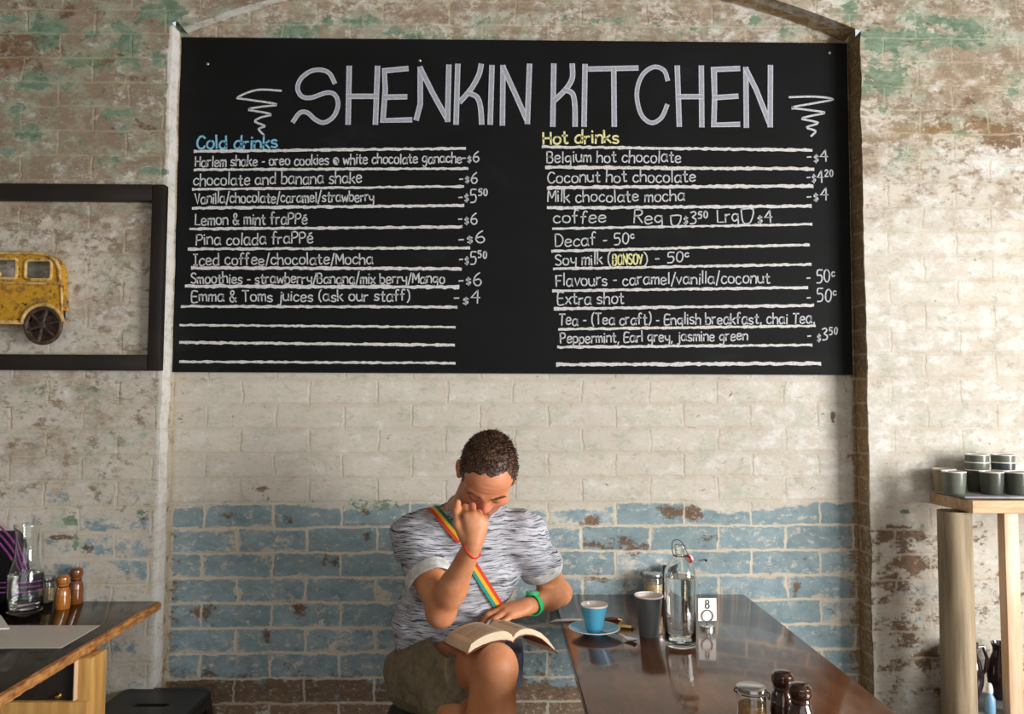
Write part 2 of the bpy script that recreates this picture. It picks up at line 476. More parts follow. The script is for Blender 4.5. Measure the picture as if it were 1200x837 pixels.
def brick_material():
    m = mat('peeling_painted_brick', rough=.85, spec=.2)
    nt = NT(m)
    pos = coords(nt)
    sx = nt.new('ShaderNodeSeparateXYZ', None, Vector=pos)
    u = nt.math('ADD', sx.outputs[0], sx.outputs[1])
    wv = nt.new('ShaderNodeTexNoise', None, Vector=pos, Scale=6.0, Detail=4.0, Roughness=.65)
    wf_ = nt.new('ShaderNodeSeparateColor', None, Color=nt.new('ShaderNodeTexNoise', None, Vector=pos, Scale=38.0, Detail=4.0, Roughness=.7).outputs['Color'])
    du = nt.math('ADD', nt.math('MULTIPLY', nt.math('SUBTRACT', wv.outputs['Fac'], .5), .040), nt.math('MULTIPLY', nt.math('SUBTRACT', wf_.outputs[0], .5), .014))
    wc = nt.new('ShaderNodeSeparateColor', None, Color=wv.outputs['Color'])
    dz = nt.math('ADD', nt.math('ADD', nt.math('MULTIPLY', nt.math('SUBTRACT', wc.outputs[1], .5), .024), nt.math('MULTIPLY', nt.math('SUBTRACT', wf_.outputs[1], .5), .013)), nt.math('MULTIPLY', sx.outputs[0], -.006))
    bv = nt.new('ShaderNodeCombineXYZ', None, X=nt.math('ADD', u, nt.math('ADD', du, 10.03)),
                Y=nt.math('ADD', nt.math('ADD', sx.outputs[2], dz), -1.062 + .0869 * 20)).outputs[0]
    br = nt.new('ShaderNodeTexBrick', {'offset': .5, 'offset_frequency': 2, 'squash': 1.0, 'squash_frequency': 2}, Vector=bv, Color1=(0, 0, 0, 1), Color2=(1, 1, 1, 1), Mortar=(.5, .5, .5, 1),
                Scale=1.0, Mortar_Size=.0058, Mortar_Smooth=.55, Bias=0.0, Brick_Width=.243, Row_Height=.0869)
    mort = br.outputs['Fac']
    rim = nt.new('ShaderNodeTexBrick', {'offset': .5, 'offset_frequency': 2, 'squash': 1.0, 'squash_frequency': 2}, Vector=bv, Scale=1.0, Mortar_Size=.017, Mortar_Smooth=1.0, Bias=0.0, Brick_Width=.243, Row_Height=.0869).outputs['Fac']
    rnd = nt.new('ShaderNodeSeparateColor', None, Color=br.outputs['Color']).outputs[0]
    a1 = nt.new('ShaderNodeSeparateColor', None, Color=nt.new('ShaderNodeAttribute', {'attribute_name': 'coat_a'}).outputs['Color'])
    a2 = nt.new('ShaderNodeSeparateColor', None, Color=nt.new('ShaderNodeAttribute', {'attribute_name': 'coat_b'}).outputs['Color'])
    dg, db, dn = a1.outputs
    do, dw, dt = a2.outputs
    def nz(o, s, det=6, r=.6, sc=(.85, 1, 1.2)):     # noise spread to about 0..1, drawn out along the courses
        f = nt.noise(nt.new('ShaderNodeMapping', None, Vector=pos, Location=o, Scale=sc).outputs[0], s, det, r)
        return nt.math('ADD', nt.math('MULTIPLY', nt.math('SUBTRACT', f, .5), 2.3), .5)
    fine = nz((1, 8, 5), 42, 6, .7)
    tiny = nz((6, 2, 9), 170, 3, .65)
    jag = nt.math('MULTIPLY', nt.math('SUBTRACT', nz((3, 3, 8), 75, 5, .7), .5), .30)
    def cover(f, d, sharp=6):      # 1 where noise + density says the coat is there
        return nt.math('MULTIPLY', nt.math('ADD', nt.math('SUBTRACT', nt.math('ADD', f, jag), 1.0), d), sharp, True)
    def mul(a, b): return nt.math('MULTIPLY', a, b)
    big = nz((3, 1, 7), 2.6, 5)
    mid = nz((9, 4, 2), 10, 7, .65)
    # old limewash: cream to grey-cream, thin in places
    c = nt.mix(big, lin(206, 198, 184), lin(184, 175, 161))
    c = nt.mix(mul(rnd, .40), c, lin(176, 170, 160))
    c = nt.mix(mul(mid, .55), c, lin(208, 203, 194))
    c = nt.mix(cover(nz((2, 7, 2), 7, 7, .65), mul(dt, .85), 2.2), c, lin(156, 138, 120))  # tan coat with the light falloff painted into it
    c = nt.mix(cover(nz((4, 4, 1), 26, 7, .7), mul(dt, .72), 4), c, lin(136, 120, 102))
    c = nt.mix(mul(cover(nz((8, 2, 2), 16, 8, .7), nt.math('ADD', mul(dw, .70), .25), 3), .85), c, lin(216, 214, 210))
    # pale green film, tan stains and grey rubbing in the cream
    c = nt.mix(mul(cover(nz((6, 5, 1), 15, 8, .72), .42, 3), .60), c, lin(172, 158, 136))
    c = nt.mix(mul(cover(nz((1, 6, 7), 28, 8, .72), .38, 3.5), .55), c, lin(148, 140, 126))
    c = nt.mix(mul(cover(nz((9, 1, 2), 20, 8, .72), .24, 4), .5), c, lin(164, 178, 178))
    c = nt.mix(mul(mul(rim, nz((4, 4, 9), 14, 6)), .35), c, lin(158, 140, 112))
    c = nt.mix(mul(cover(nz((5, 5, 5), 9, 8, .7), nt.math('ADD', mul(dg, .75), .34), 3), .55), c, lin(160, 172, 152))
    c = nt.mix(mul(cover(nz((5, 1, 5), 34, 6, .7), nt.math('ADD', mul(dg, .35), .14), 4), .45), c, lin(136, 152, 132))
    # blue coat, mostly on the brick faces, worn thin
    inb = nt.math('SUBTRACT', 1.0, mul(mort, .85))
    bcol = nt.mix(nz((2, 6, 1), 12, 6, .65), lin(96, 125, 134), lin(152, 175, 186))
    bcol = nt.mix(mul(rnd, .55), bcol, lin(112, 134, 138))
    wear = nt.math('ADD', .72, mul(nz((2, 9, 9), 24, 6, .7), .34))
    mb_ = mul(mul(cover(nz((7, 3, 3), 14, 9, .72), nt.math('ADD', nt.math('SUBTRACT', db, mul(mul(rim, db), .42)), mul(nt.math('SUBTRACT', rnd, .5), mul(db, .40))), 5), inb), wear)
    c = nt.mix(mb_, c, bcol)
    c = nt.mix(mul(mul(cover(nz((7, 1, 8), 30, 8, .74), mul(db, .42), 5), mb_), .85), c, lin(206, 198, 182))
    mg = cover(nz((1, 1, 4), 19, 8, .68), dg, 8)
    c = nt.mix(mul(mg, .92), c, nt.mix(nz((2, 1, 4), 34, 4), lin(78, 104, 82), lin(132, 150, 130)))
    # bare brick and grime
    brc = nt.mix(nz((2, 2, 8), 24, 6, .65), lin(92, 66, 46), lin(142, 112, 84))
    brc = nt.mix(mul(rnd, .6), brc, lin(82, 68, 54))
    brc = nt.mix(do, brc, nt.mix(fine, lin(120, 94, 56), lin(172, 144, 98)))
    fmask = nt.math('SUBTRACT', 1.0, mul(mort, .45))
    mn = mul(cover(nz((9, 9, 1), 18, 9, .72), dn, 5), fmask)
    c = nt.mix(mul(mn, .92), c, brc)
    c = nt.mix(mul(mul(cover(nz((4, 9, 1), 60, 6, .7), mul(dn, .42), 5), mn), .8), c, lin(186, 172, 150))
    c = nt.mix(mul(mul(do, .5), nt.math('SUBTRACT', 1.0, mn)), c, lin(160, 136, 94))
    # joints: pale mortar with dark cracks, scratches and speckle
    c = nt.mix(mul(mul(mort, nt.math('ADD', .15, mul(nz((3, 7, 7), 10, 5), .85))), nt.math('ADD', .22, mul(db, .55))), c, lin(214, 204, 182))
    c = nt.mix(mul(mul(mort, cover(nz((5, 2, 6), 9, 6, .65), .20, 5)), .7), c, lin(112, 90, 66))
    c = nt.mix(mul(cover(nz((3, 3, 3), 30, 7, .72, (.45, 1, 1.9)), .20, 4), .42), c, lin(128, 108, 86))
    c = nt.mix(mul(cover(tiny, .16, 4), .40), c, lin(112, 94, 74))
    c = nt.mix(mul(cover(nz((8, 8, 3), 22, 8, .74), mul(db, .22), 5), .8), c, lin(104, 82, 58))
    c = nt.mix(mul(cover(fine, .22, 4), .42), c, lin(232, 226, 214))
    nt.set(bsdf(m), 'Base_Color', c)
    h = nt.math('ADD', mul(mul(mort, nt.math('ADD', .25, mul(nz((8, 1, 3), 6, 5), .8))), -.8), nt.math('ADD', mul(mid, .45), mul(fine, .35)))
    h = nt.math('ADD', h, nt.math('ADD', mul(mn, -.35), nt.math('ADD', mul(mg, -.12), mul(tiny, .10))))
    bp = nt.new('ShaderNodeBump', None, Strength=.55, Distance=.004, Height=h)
    nt.set(bsdf(m), 'Normal', bp.outputs[0])
    return m
_bm = brick_material()
for w_ in WALLS: w_.data.materials.append(_bm)

# ------------------------------------------------------------------ the rest of the room (behind and beside the camera)
plaster = noisy('pale_plaster', lin(132, 124, 114), lin(148, 140, 128), (3, 3, 3), rough=.9)
concrete = noisy('dark_concrete', lin(84, 76, 68), lin(112, 102, 92), (4, 4, 4), rough=.45)
tag(MB().box((-XW, YB, -.06), (XWR, .12, 0)).build('floor', concrete), kind='structure')
tag(MB().box((-XW, YB, ZTOP), (XWR, .12, ZTOP + .06)).build('ceiling', plaster), kind='structure')
tag(MB().box((-XW - .1, YB, 0), (-XW, .12, ZTOP)).build('wall_left', plaster), kind='structure')
WY0, WY1, WZ0, WZ1 = -4.22, -1.88, .58, 2.38
b = MB()
b.box((XWR, YB, 0), (XWR + .1, WY0, ZTOP)); b.box((XWR, WY1, 0), (XWR + .1, .12, ZTOP))
b.box((XWR, WY0, 0), (XWR + .1, WY1, WZ0)); b.box((XWR, WY0, WZ1), (XWR + .1, WY1, ZTOP))
tag(b.build('wall_right', plaster), kind='structure')
b = MB()
b.box((-XW, YB - .1, 0), (-1.6, YB, ZTOP)); b.box((2.8, YB - .1, 0), (XWR, YB, ZTOP))
b.box((-1.6, YB - .1, 0), (2.8, YB, .45)); b.box((-1.6, YB - .1, 2.95), (2.8, YB, ZTOP))
tag(b.build('wall_front', plaster), kind='structure')
frame_m = noisy('dark_window_paint', lin(40, 38, 36), lin(52, 50, 47), (9, 9, 9), rough=.5)
pane_m = mat('window_glass', (1, 1, 1, 1), 0.0, trans=1.0, ior=1.45)
b = MB()
for yy in (WY0, (WY0 + WY1) / 2 - .025, WY1 - .05): b.box((XWR + .02, yy, WZ0), (XWR + .07, yy + .05, WZ1), .004)
for zz in (WZ0, (WZ0 + WZ1) / 2, WZ1 - .05): b.box((XWR + .02, WY0, zz), (XWR + .07, WY1, zz + .05), .004)
wf = tag(b.build('window_1', frame_m), kind='structure')
MB().box((XWR + .04, WY0, WZ0), (XWR + .046, WY1, WZ1)).build('pane', pane_m, wf)
b = MB()
for xx in (-1.6, -.15, 1.3, 2.75): b.box((xx, YB - .07, .45), (xx + .05, YB - .02, 2.95), .004)
for zz in (.45, 2.9): b.box((-1.6, YB - .07, zz), (2.8, YB - .02, zz + .05), .004)
wf = tag(b.build('window_2', frame_m), kind='structure')  # unseen glazing, added where the front fill stands
MB().box((-1.6, YB - .05, .45), (2.8, YB - .044, 2.95)).build('pane', pane_m, wf)
# ------------------------------------------------------------------ chalkboard with hand lettering
YBD = -.020
cTL, cTR, cBL, cBR = at(212.5, 43.5, YBD), at(992.5, 50.5, YBD), at(201.5, 436, YBD), at(999.5, 439.5, YBD)
board_m = mat('blackboard_paint', lin(24, 25, 26), .6, spec=.12)
nt = NT(board_m)
_v = nt.scalevec(coords(nt), (2.2, 1, 5))
_f = nt.noise(_v, 1.0, 6, .65)
nt.set(bsdf(board_m), 'Base_Color', nt.ramp(_f, [(.3, lin(15, 16, 16)), (.58, lin(20, 21, 22)), (.85, lin(36, 38, 41))]))
nt.set(bsdf(board_m), 'Roughness', nt.ramp(_f, [(.3, .5), (.7, .7)]))
cc = (cBL + cBR) / 2
board = thing('chalkboard', 'wide black chalkboard menu with white chalk lettering filling the arched recess', 'chalkboard', (cc.x, 0, cc.z))
def rel(p): return (p[0] - cc.x, p[1], p[2] - cc.z)
bvs = [rel((p.x, YBD, p.z)) for p in (cBL, cBR, cTR, cTL)]
MB().add(bvs + [(a, -.002, c) for a, b_, c in bvs], [(0, 1, 2, 3), (7, 6, 5, 4), (0, 4, 5, 1), (1, 5, 6, 2), (2, 6, 7, 3), (3, 7, 4, 0)]).build('board_panel', board_m, board, smooth=False)

def chalk(name, col, lo=.42, edge=False):
    m = mat(name, col, .95, spec=.1)
    nt = NT(m)
    f = nt.noise(coords(nt), 210, 4, .7)
    dark = tuple(c * lo for c in col[:3]) + (1,)
    c = nt.ramp(f, [(.33, dark), (.55, col)])
    if edge:
        uv = nt.new('ShaderNodeSeparateXYZ', None, Vector=coords(nt, 'UV'))
        e = nt.math('MULTIPLY', nt.math('ABSOLUTE', nt.math('SUBTRACT', uv.outputs[0], .5)), 2.0)
        st = nt.noise(nt.scalevec(coords(nt, 'UV'), (9, 60, 1)), 1.0, 4, .6)
        core = nt.ramp(st, [(.3, lin(126, 129, 138)), (.7, lin(166, 169, 178))])
        c = nt.mix(nt.ramp(e, [(.45, 0.0), (.8, 1.0)]), core, nt.ramp(f, [(.3, lin(150, 153, 162)), (.6, col)]))
    nt.set(bsdf(m), 'Base_Color', c)
    return m
ch_w = chalk('white_chalk', lin(194, 196, 200), .5)
ch_r = chalk('rule_chalk', lin(208, 206, 204), .5)
ch_b = chalk('blue_chalk', lin(128, 186, 216))
ch_y = chalk('yellow_chalk', lin(222, 218, 158))
ch_t = chalk('title_chalk', lin(196, 199, 208), .5, True)

class Ribbon:
    """flat chalk strokes on the board face; points are photograph pixels on the board plane"""
    def __init__(self): self.v, self.f, self.uv = [], [], []
    def stroke(self, pts, wpx, smooth=0, rag=0.0, seed=0, lift=.0006):
        P = [at(px, py, YBD) for px, py in pts]
        P = [np.array((p.x, p.z)) for p in P]
        if smooth and len(P) > 2:
            Q = []
            for i in range(len(P) - 1):
                p0, p1, p2, p3 = P[max(i - 1, 0)], P[i], P[i + 1], P[min(i + 2, len(P) - 1)]
                for k in range(smooth):
                    t = k / smooth
                    Q.append(.5 * ((2 * p1) + (-p0 + p2) * t + (2 * p0 - 5 * p1 + 4 * p2 - p3) * t * t + (-p0 + 3 * p1 - 3 * p2 + p3) * t ** 3))
            P = Q + [P[-1]]
        hw = wpx / 329.0 / 2
        rnd = random.Random(seed)
        if rag:
            L = np.linalg.norm(P[-1] - P[0]); k = max(2, int(L / .012))
            P = [P[0] + (P[-1] - P[0]) * i / k for i in range(k + 1)]
        n0 = len(self.v); n = len(P); acc = 0
        for i, p in enumerate(P):
            a, b = P[max(i - 1, 0)], P[min(i + 1, n - 1)]
            t = b - a; t = t / (np.linalg.norm(t) + 1e-9)
            m = np.array((-t[1], t[0]))
            ext = 0
            if 0 < i < n - 1:
                d1 = p - a; d1 /= np.linalg.norm(d1) + 1e-9
                cs = abs(float(np.dot(d1, t))); ext = min(1 / max(cs, .55), 1.6)
            else: ext = 1
            if i == 0: p = p - t * hw * .6
            if i == n - 1: p = p + t * hw * .6
            if i: acc += np.linalg.norm(P[i] - P[i - 1])
            w1, w2 = hw * ext, hw * ext
            if rag: w1 *= 1 + rnd.uniform(-rag, rag); w2 *= 1 + rnd.uniform(-rag, rag)
            for q, uu in ((p + m * w1, 0.), (p - m * w2, 1.)):
                self.v.append(rel((q[0], YBD - lift, q[1]))); self.uv.append((uu, acc))
        for i in range(n - 1):
            k = n0 + 2 * i
            self.f.append((k, k + 2, k + 3, k + 1))
    def build(self, name, m, parent):
        me = bpy.data.meshes.new(name)
        me.from_pydata(self.v, [], self.f)
        ul = me.uv_layers.new(name='UVMap')
        for l in me.loops: ul.data[l.index].uv = self.uv[l.vertex_index]
        me.materials.append(m)
        return link(bpy.data.objects.new(name, me), parent)

GLY = {
'a': (4.6, "4,4 3,5 1.4,5 .2,3.6 0,1.8 .8,.2 2.2,0 3.4,1 4,2.6|4,5 4,1 4.6,0"), 'b': (4.2, "0,8.5 0,0|0,3.4 1.2,4.8 2.8,5 4,3.6 4,1.4 2.8,0 1.2,0 0,1"),
'c': (3.8, "3.6,4.2 2.4,5 1,4.6 0,3 .2,1 1.4,0 2.8,.1 3.8,1"), 'd': (4.6, "4,4 2.8,5 1.2,4.8 0,3 .2,1 1.4,0 3,.4 4,2|4.1,8.5 4.1,0"),
'e': (4.2, "0,2.6 3.8,3 3.4,4.6 2,5.1 .6,4.4 0,2.4 .6,.5 2.2,0 4,.9"), 'f': (3.2, "3.2,8 2.2,8.6 1.2,7.6 1,5 1,0|-.2,4.6 2.6,4.8"),
'g': (4.6, "4,4 2.8,5 1.2,4.8 .1,3 .8,1 2.4,.7 4,2.4|4,5 4.1,0 3.6,-2.4 2,-3 .4,-2.2"), 'h': (4.2, "0,8.5 0,0|0,3 1.4,4.8 3,5 3.9,3.8 4,0"),
'i': (1, ".4,5 .4,0|.4,6.8 .5,7.3"), 'j': (2.2, "1.8,5 1.8,-1.4 1,-2.8 -.3,-2.4|1.8,6.8 1.9,7.3"), 'k': (3.8, "0,8.5 0,0|3.4,5 0,2.2|1.2,3 3.8,0"), 'l': (1, ".4,8.5 .4,0"),
'm': (5.6, "0,5 0,0|0,3.4 1.2,5 2.4,4.6 2.6,0|2.6,3.4 4,5 5.2,4.4 5.4,0"), 'n': (4.2, "0,5 0,0|0,3.2 1.6,5 3.2,4.8 4,3.4 4,0"),
'o': (4.4, "2.2,5 .6,4.4 0,2.6 .5,.7 2.1,0 3.7,.6 4.3,2.5 3.8,4.3 2.2,5"), 'p': (4.2, "0,5 0,-3|0,3.6 1.4,5 3.2,4.8 4,3 3.4,.8 1.8,.2 0,1.4"),
'P': (4.6, "0,8 0,0|0,7.6 2.4,8.2 4.2,7 4,4.8 2,3.8 0,4"), 'r': (3, "0,5 0,0|0,3 1.2,4.8 2.8,4.9"), 's': (3.6, "3.4,4.4 2,5.1 .4,4.4 .6,3 2.8,2.2 3.4,1 2.2,0 0,.5"),
't': (3.2, "1.4,7.4 1.4,1 2.2,0 3.2,.4|0,5 3,5"), 'u': (4.2, "0,5 0,1.6 1.2,.1 2.8,.3 4,2|4,5 4,0"), 'v': (3.8, "0,5 1.8,0 3.8,5"), 'w': (5.6, "0,5 1.2,0 2.8,4 4.2,0 5.6,5"),
'x': (3.8, "0,5 3.8,0|3.8,5 0,0"), 'y': (4, "0,5 .4,2.4 2,1.6 3.8,2.6|4,5 3.8,-1 2.6,-3 .4,-2.4"), 'z': (3.6, "0,5 3.6,5 0,0 3.6,0"),
'A': (4.8, "0,0 2.4,8 4.8,0|1,3 3.8,3"), 'B': (4.6, "0,8 0,0|0,8 3,8 4,6.6 3.4,4.6 0,4.2 3.4,4 4.4,2 3.2,0 0,0"), 'C': (4.8, "4.6,6.8 3,8 1.2,7.4 0,4.6 .4,1.6 2,0 4,.4 4.8,1.6"),
'D': (4.8, "0,8 0,0|0,8 2.6,7.8 4.6,5.6 4.6,2.8 3,.4 0,0"), 'E': (4.2, "4,8 0,8 0,0 4.2,0|0,4.2 3.4,4.2"), 'F': (4, "4.2,8 0,8 0,0|0,4.2 3.2,4.2"), 'H': (4.8, "0,8 0,0|4.6,8 4.6,0|0,4 4.6,4.2"),
'I': (3, "0,8 3,8|1.5,8 1.5,0|0,0 3,0"), 'L': (4, "0,8 0,0 4,0"), 'M': (5.6, "0,0 .4,8 2.8,2.6 5.2,8 5.6,0"), 'R': (4.6, "0,8 0,0|0,8 3,8 4.2,6.6 3.4,4.8 0,4.2|1.6,4.3 4.6,0"),
'N': (4.8, "0,0 0,8 4.6,0 4.6,8"), 'O': (5, "2.4,8 .4,6.6 0,4 .6,1.2 2.5,0 4.4,1.2 5,4 4.4,6.8 2.4,8"), 'S': (4.4, "4.2,7 2.8,8 .6,7.4 .4,5.4 3.6,3.4 4.2,1.4 2.4,0 0,.8"),
'T': (4.8, "0,8 4.8,8|2.4,8 2.4,0"), 'V': (4.4, "0,8 2.2,0 4.4,8"), 'Y': (4.4, "0,8 2.2,4.2|4.4,8 1.6,0"), '/': (2.6, "2.6,8.6 0,-1.4"), '-': (2.8, ".3,3 2.5,3.1"), ',': (1.4, ".8,.6 .3,-1.4"), '.': (1, ".4,.1 .6,.4"),
'(': (2, "1.8,9 .4,6.6 .2,2 1.6,-1"), ')': (2, ".2,9 1.6,6.6 1.8,2 .4,-1"), '&': (4.8, "4.6,0 .8,5.6 1.4,8 3,7.6 2.8,5.6 .2,3 .4,.6 2.2,0 4.4,3"), '@': (5.2, "3.6,3.4 2.4,4 1.6,2.6 2.4,1.4 3.6,2.2 3.8,4 4.6,1.8 5,4 3.4,6 1.2,5.4 .2,3 1.4,.6 4,.2"),
'$': (2.6, "2.4,3.6 1,4 .3,3 2.2,1.8 2,.6 .2,.6|1.3,4.8 1.3,-.4"), '0': (4, "2,8 .4,6.4 .2,2 2,0 3.6,1.8 3.8,6 2,8"), '2': (4, ".2,6.6 1.6,8 3.6,7 3.2,4.6 0,0 4,0"), '3': (3.8, ".2,7.4 2.4,8 3.4,6.4 1.4,4.4 3.6,3 3,.6 .2,.3"),
'4': (4, "3,8 0,3.4 4,3.4|3,8 3,0"), '5': (4, "3.8,8 .6,8 .4,4.8 2.6,5 3.8,3 2.8,.4 .1,.2"), '6': (4, "3.4,8 1.2,6 .1,2.6 1.2,.2 3,.2 4,2 3,4 .6,3.4"), '8': (4, "2,4.2 .4,5.8 1.2,8 3,7.8 3.4,5.8 .2,2 1.4,0 3.2,.2 3.8,2.2 2,4.2"),
'é': (4.2, "0,2.6 3.8,3 3.4,4.6 2,5.1 .6,4.4 0,2.4 .6,.5 2.2,0 4,.9|1.4,6.4 3.4,7.2"), 'V_': (1, ""),
'u_': (5, "0,8 1,0 4,0 5,8 0,8"),
}
def write(rb, s, x0, x1, y0, y1, xh, w=1.7, seed=0):
    """letter a string from (x0,y0) to (x1,y1) on the base line; xh = height of an x in pixels; ^ lifts and shrinks what follows up to a blank"""
    rnd = random.Random(seed)
    items, pen, sup = [], 0.0, False
    for chx in s:
        if chx == '^': sup = True; continue
        if chx == ' ': pen += 3.2; sup = False; continue
        wd, d = GLY['u_' if chx == '_' else chx]
        k = .55 if sup else 1.0
        items.append((pen, k, 3.8 if sup else 0, d)); pen += wd * k + 1.35
    pen -= 1.35
    su = (x1 - x0) / max(pen, .1); sv = xh / 5.0
    for px, k, lift, d in items:
        jy, jr, js = rnd.uniform(-.5, .5), rnd.uniform(-.06, .06), rnd.uniform(.93, 1.07)
        for st in d.split('|'):
            if not st: continue
            pts = []
            for q in st.split():
                a, b = [float(c) for c in q.split(',')]
                ux = (px + (a + b * jr) * k) * su
                uy = (b * k * js + lift + jy) * sv
                bx = x0 + ux
                pts.append((bx, y0 + (y1 - y0) * (ux / max(x1 - x0, 1)) - uy))
            rb.stroke(pts, w, smooth=3 if len(pts) > 3 else 0)

LINES = [  # text, x0, x1, base y0, base y1, x-height, colour, stroke
 ("Harlem shake - oreo cookies @ white chocolate ganache", 229, 541, 195.5, 190.5, 7.0), ("-$6", 541, 561, 190, 190, 8),
 ("chocolate and banana shake", 227, 424, 217.5, 214.5, 8.0), ("-$6", 538, 559, 214.5, 214, 8),
 ("Vanilla/chocolate/caramel/strawberry", 229, 438, 238.5, 236, 7.4), ("-$5^50", 537, 571, 237.5, 236, 9),
 ("Lemon & mint fraPPé", 229, 360, 264, 262.5, 7.8), ("-$6", 537, 559, 262, 262, 8.5),
 ("Pina colada fraPPé", 230, 367, 287, 285.5, 8.0), ("-$6", 537, 568, 286, 285, 8.5),
 ("Iced coffee/chocolate/Mocha", 227, 437, 311, 309.5, 7.8), ("-$5^50", 538, 570, 310, 309, 9),
 ("Smoothies - strawberry/Banana/mix berry/Mango", 224, 521, 332, 332, 7.2), ("-$6", 537, 564, 334.5, 334, 9),
 ("Emma & Toms juices (ask our staff)", 225, 480, 353.5, 352.5, 7.6), ("-$4", 532, 562, 356, 356, 9),
 ("Belgium hot chocolate", 641, 798, 190.5, 190, 8.0), ("-$4", 945, 970, 190, 189.5, 9),
 ("Coconut hot chocolate", 642, 815, 214, 213, 8.0), ("-$4^20", 945, 976, 214, 213, 9),
 ("Milk chocolate mocha", 642, 802, 237, 235.5, 8.0), ("-$4", 945, 970, 236, 235, 9),
 ("coffee", 649, 710, 262, 261, 8.5), ("Reg", 743, 777, 262, 261.5, 9), ("_", 785, 797, 264, 264, 7), ("$3^50", 801, 829, 262.5, 262, 9), ("Lrg", 841, 866, 261, 260.5, 9), ("_", 868, 882, 261, 261, 9), ("$4", 888, 905, 261, 260, 9),
 ("Decaf - 50^c", 651, 743, 289, 286, 8.5), ("Soy milk (", 651, 716, 311, 310, 8.0), (") - 50^c", 755, 807, 309, 307, 8.0),
 ("Flavours - caramel/vanilla/coconut", 652, 902, 335, 331.5, 8.0), ("- 50^c", 945, 978, 332, 331, 9),
 ("Extra shot", 654, 731, 357, 356, 8.2), ("- 50^c", 945, 980, 355, 353.5, 9),
 ("Tea - (Tea craft) - English breakfast, chai Tea,", 655, 955, 381, 379, 7.6),
 ("Peppermint, Earl grey, jasmine green", 657, 876, 402.5, 398.5, 7.2), ("- $3^50", 946, 981, 400, 398.5, 9),
]
for i, (s, x0, x1, y0, y1, xh) in enumerate(LINES):
    rb = Ribbon(); write(rb, s, x0, x1, y0, y1, xh, 1.6, seed=i)
    rb.build('menu_line' if len(s) > 5 and s[0] != '-' else 'price', ch_w, board)
for s, x0, x1, y0, y1, xh, m, lb in (("Cold drinks", 231, 325, 175, 173, 8.6, ch_b, 'blue chalk heading'), ("Hot drinks", 637, 725, 169, 167.5, 8.8, ch_y, 'yellow chalk heading'), ("BONSOY", 718, 753, 310.5, 309.5, 7.2, ch_y, 'yellow chalk word')):
    rb = Ribbon(); write(rb, s, x0, x1, y0, y1, xh, 2.3 if xh > 8 else 1.9, seed=x0)
    tag(rb.build('menu_heading' if xh > 8 else 'menu_word', m, board), lb)
RULES = [(228, 177.5, 545, 174, 3.2), (228, 199, 548, 197.5, 3), (226, 222, 543, 218.5, 2.8), (226, 244, 543, 241, 3.4), (223, 268.5, 541, 266, 3.2), (221, 292, 550, 290.5, 3), (225, 314, 540, 315, 3.6), (218, 335.5, 537, 336.5, 4.2),
 (213, 359, 535, 360, 3), (211, 381, 533, 383.5, 2.6), (211, 401.5, 532, 404.5, 3.2), (211, 424, 533, 425.5, 2.8),
 (636, 172, 951, 176, 3.4), (640, 196, 953, 198, 4), (642, 220, 952, 218, 4), (642, 244, 950, 241.5, 3.6), (648, 268, 951, 263, 2.8), (647, 294.5, 948, 287, 3), (649, 315, 950, 310, 3), (648, 341, 946, 337, 3.2), (650, 362, 953, 358, 3.4), (655, 386, 955, 382, 3), (654, 407, 951, 404.5, 3), (653, 427.5, 961, 426, 4)]
for i, (a, b_, c, d, w) in enumerate(RULES):
    rb = Ribbon(); rb.stroke([(a, b_), (c, d)], w, rag=.42, seed=i, lift=.0003)
    rb.build('ruled_line', ch_r, board)
def z7(s): return [[(335 + float(q.split(',')[0]) / 4, 60 + float(q.split(',')[1]) / 4) for q in st.split()] for st in s.split('|')]
def z8(s): return [[(625 + float(q.split(',')[0]) / 3.3333, 60 + float(q.split(',')[1]) / 3.3333) for q in st.split()] for st in s.split('|')]
TITLE = [z7("228,148 205,105 165,88 115,95 70,130 55,175 75,212 120,218 190,195 230,205 245,250 225,305 180,335 140,322 100,288 65,290 35,330"),
 z7("297,76 292,338|430,76 420,338|295,212 425,212"), z7("568,82 462,92 466,180 455,325 585,322|468,216 562,214"), z7("612,318 630,250 630,80|630,80 690,200 758,322|758,325 764,70"),
 z7("806,66 798,338|915,66 905,110 870,175 818,236|858,198 895,215 912,260 918,338"), z7("966,72 958,338"), z7("1015,342 1018,72|1018,75 1075,200 1130,325|1132,335 1142,66"),
 z8("80,54 76,290|152,54 152,105 130,145 88,188|122,152 152,165 162,210 163,290"), z8("202,56 198,290"), z8("220,70 405,66|314,70 316,290"),
 z8("524,112 510,75 470,62 425,95 404,165 420,245 460,280 500,260 522,212"), z8("562,62 570,290|656,62 658,292|565,178 656,178"), z8("802,68 705,72 708,180 705,288 802,286|708,182 795,176"),
 z8("832,294 830,68|830,70 870,150 922,282|925,292 926,60")]
for i, sts in enumerate(TITLE):
    rb = Ribbon()
    for k, st in enumerate(sts):
        rb.stroke(st, 5.4 if i in (0, 10) else 6.4, smooth=5 if len(st) > 3 and i not in (2, 12) else 0, lift=.0006 + .0002 * k)
    rb.build('title_letter', ch_t, board)
sw = [[(200 + a / 2.857, 40 + b_ / 2.857) for a, b_ in ((370, 190), (290, 187), (225, 212), (255, 219), (355, 235), (300, 244), (262, 253), (335, 268), (300, 280), (283, 293), (315, 308), (295, 318), (312, 338))],
      [(625 + a / 3.3333, 60 + b_ / 3.3333) for a, b_ in ((1000, 180), (1100, 178), (1170, 188), (1100, 203), (1010, 220), (1060, 228), (1138, 240), (1090, 252), (1050, 264), (1112, 280), (1068, 298), (1102, 312), (1085, 332))]]
for st in sw:
    rb = Ribbon(); rb.stroke(st, 2.4, smooth=5); rb.build('chalk_swirl', ch_w, board)
screw_m = mat('screw_metal', lin(190, 188, 180), .35, metal=.9)
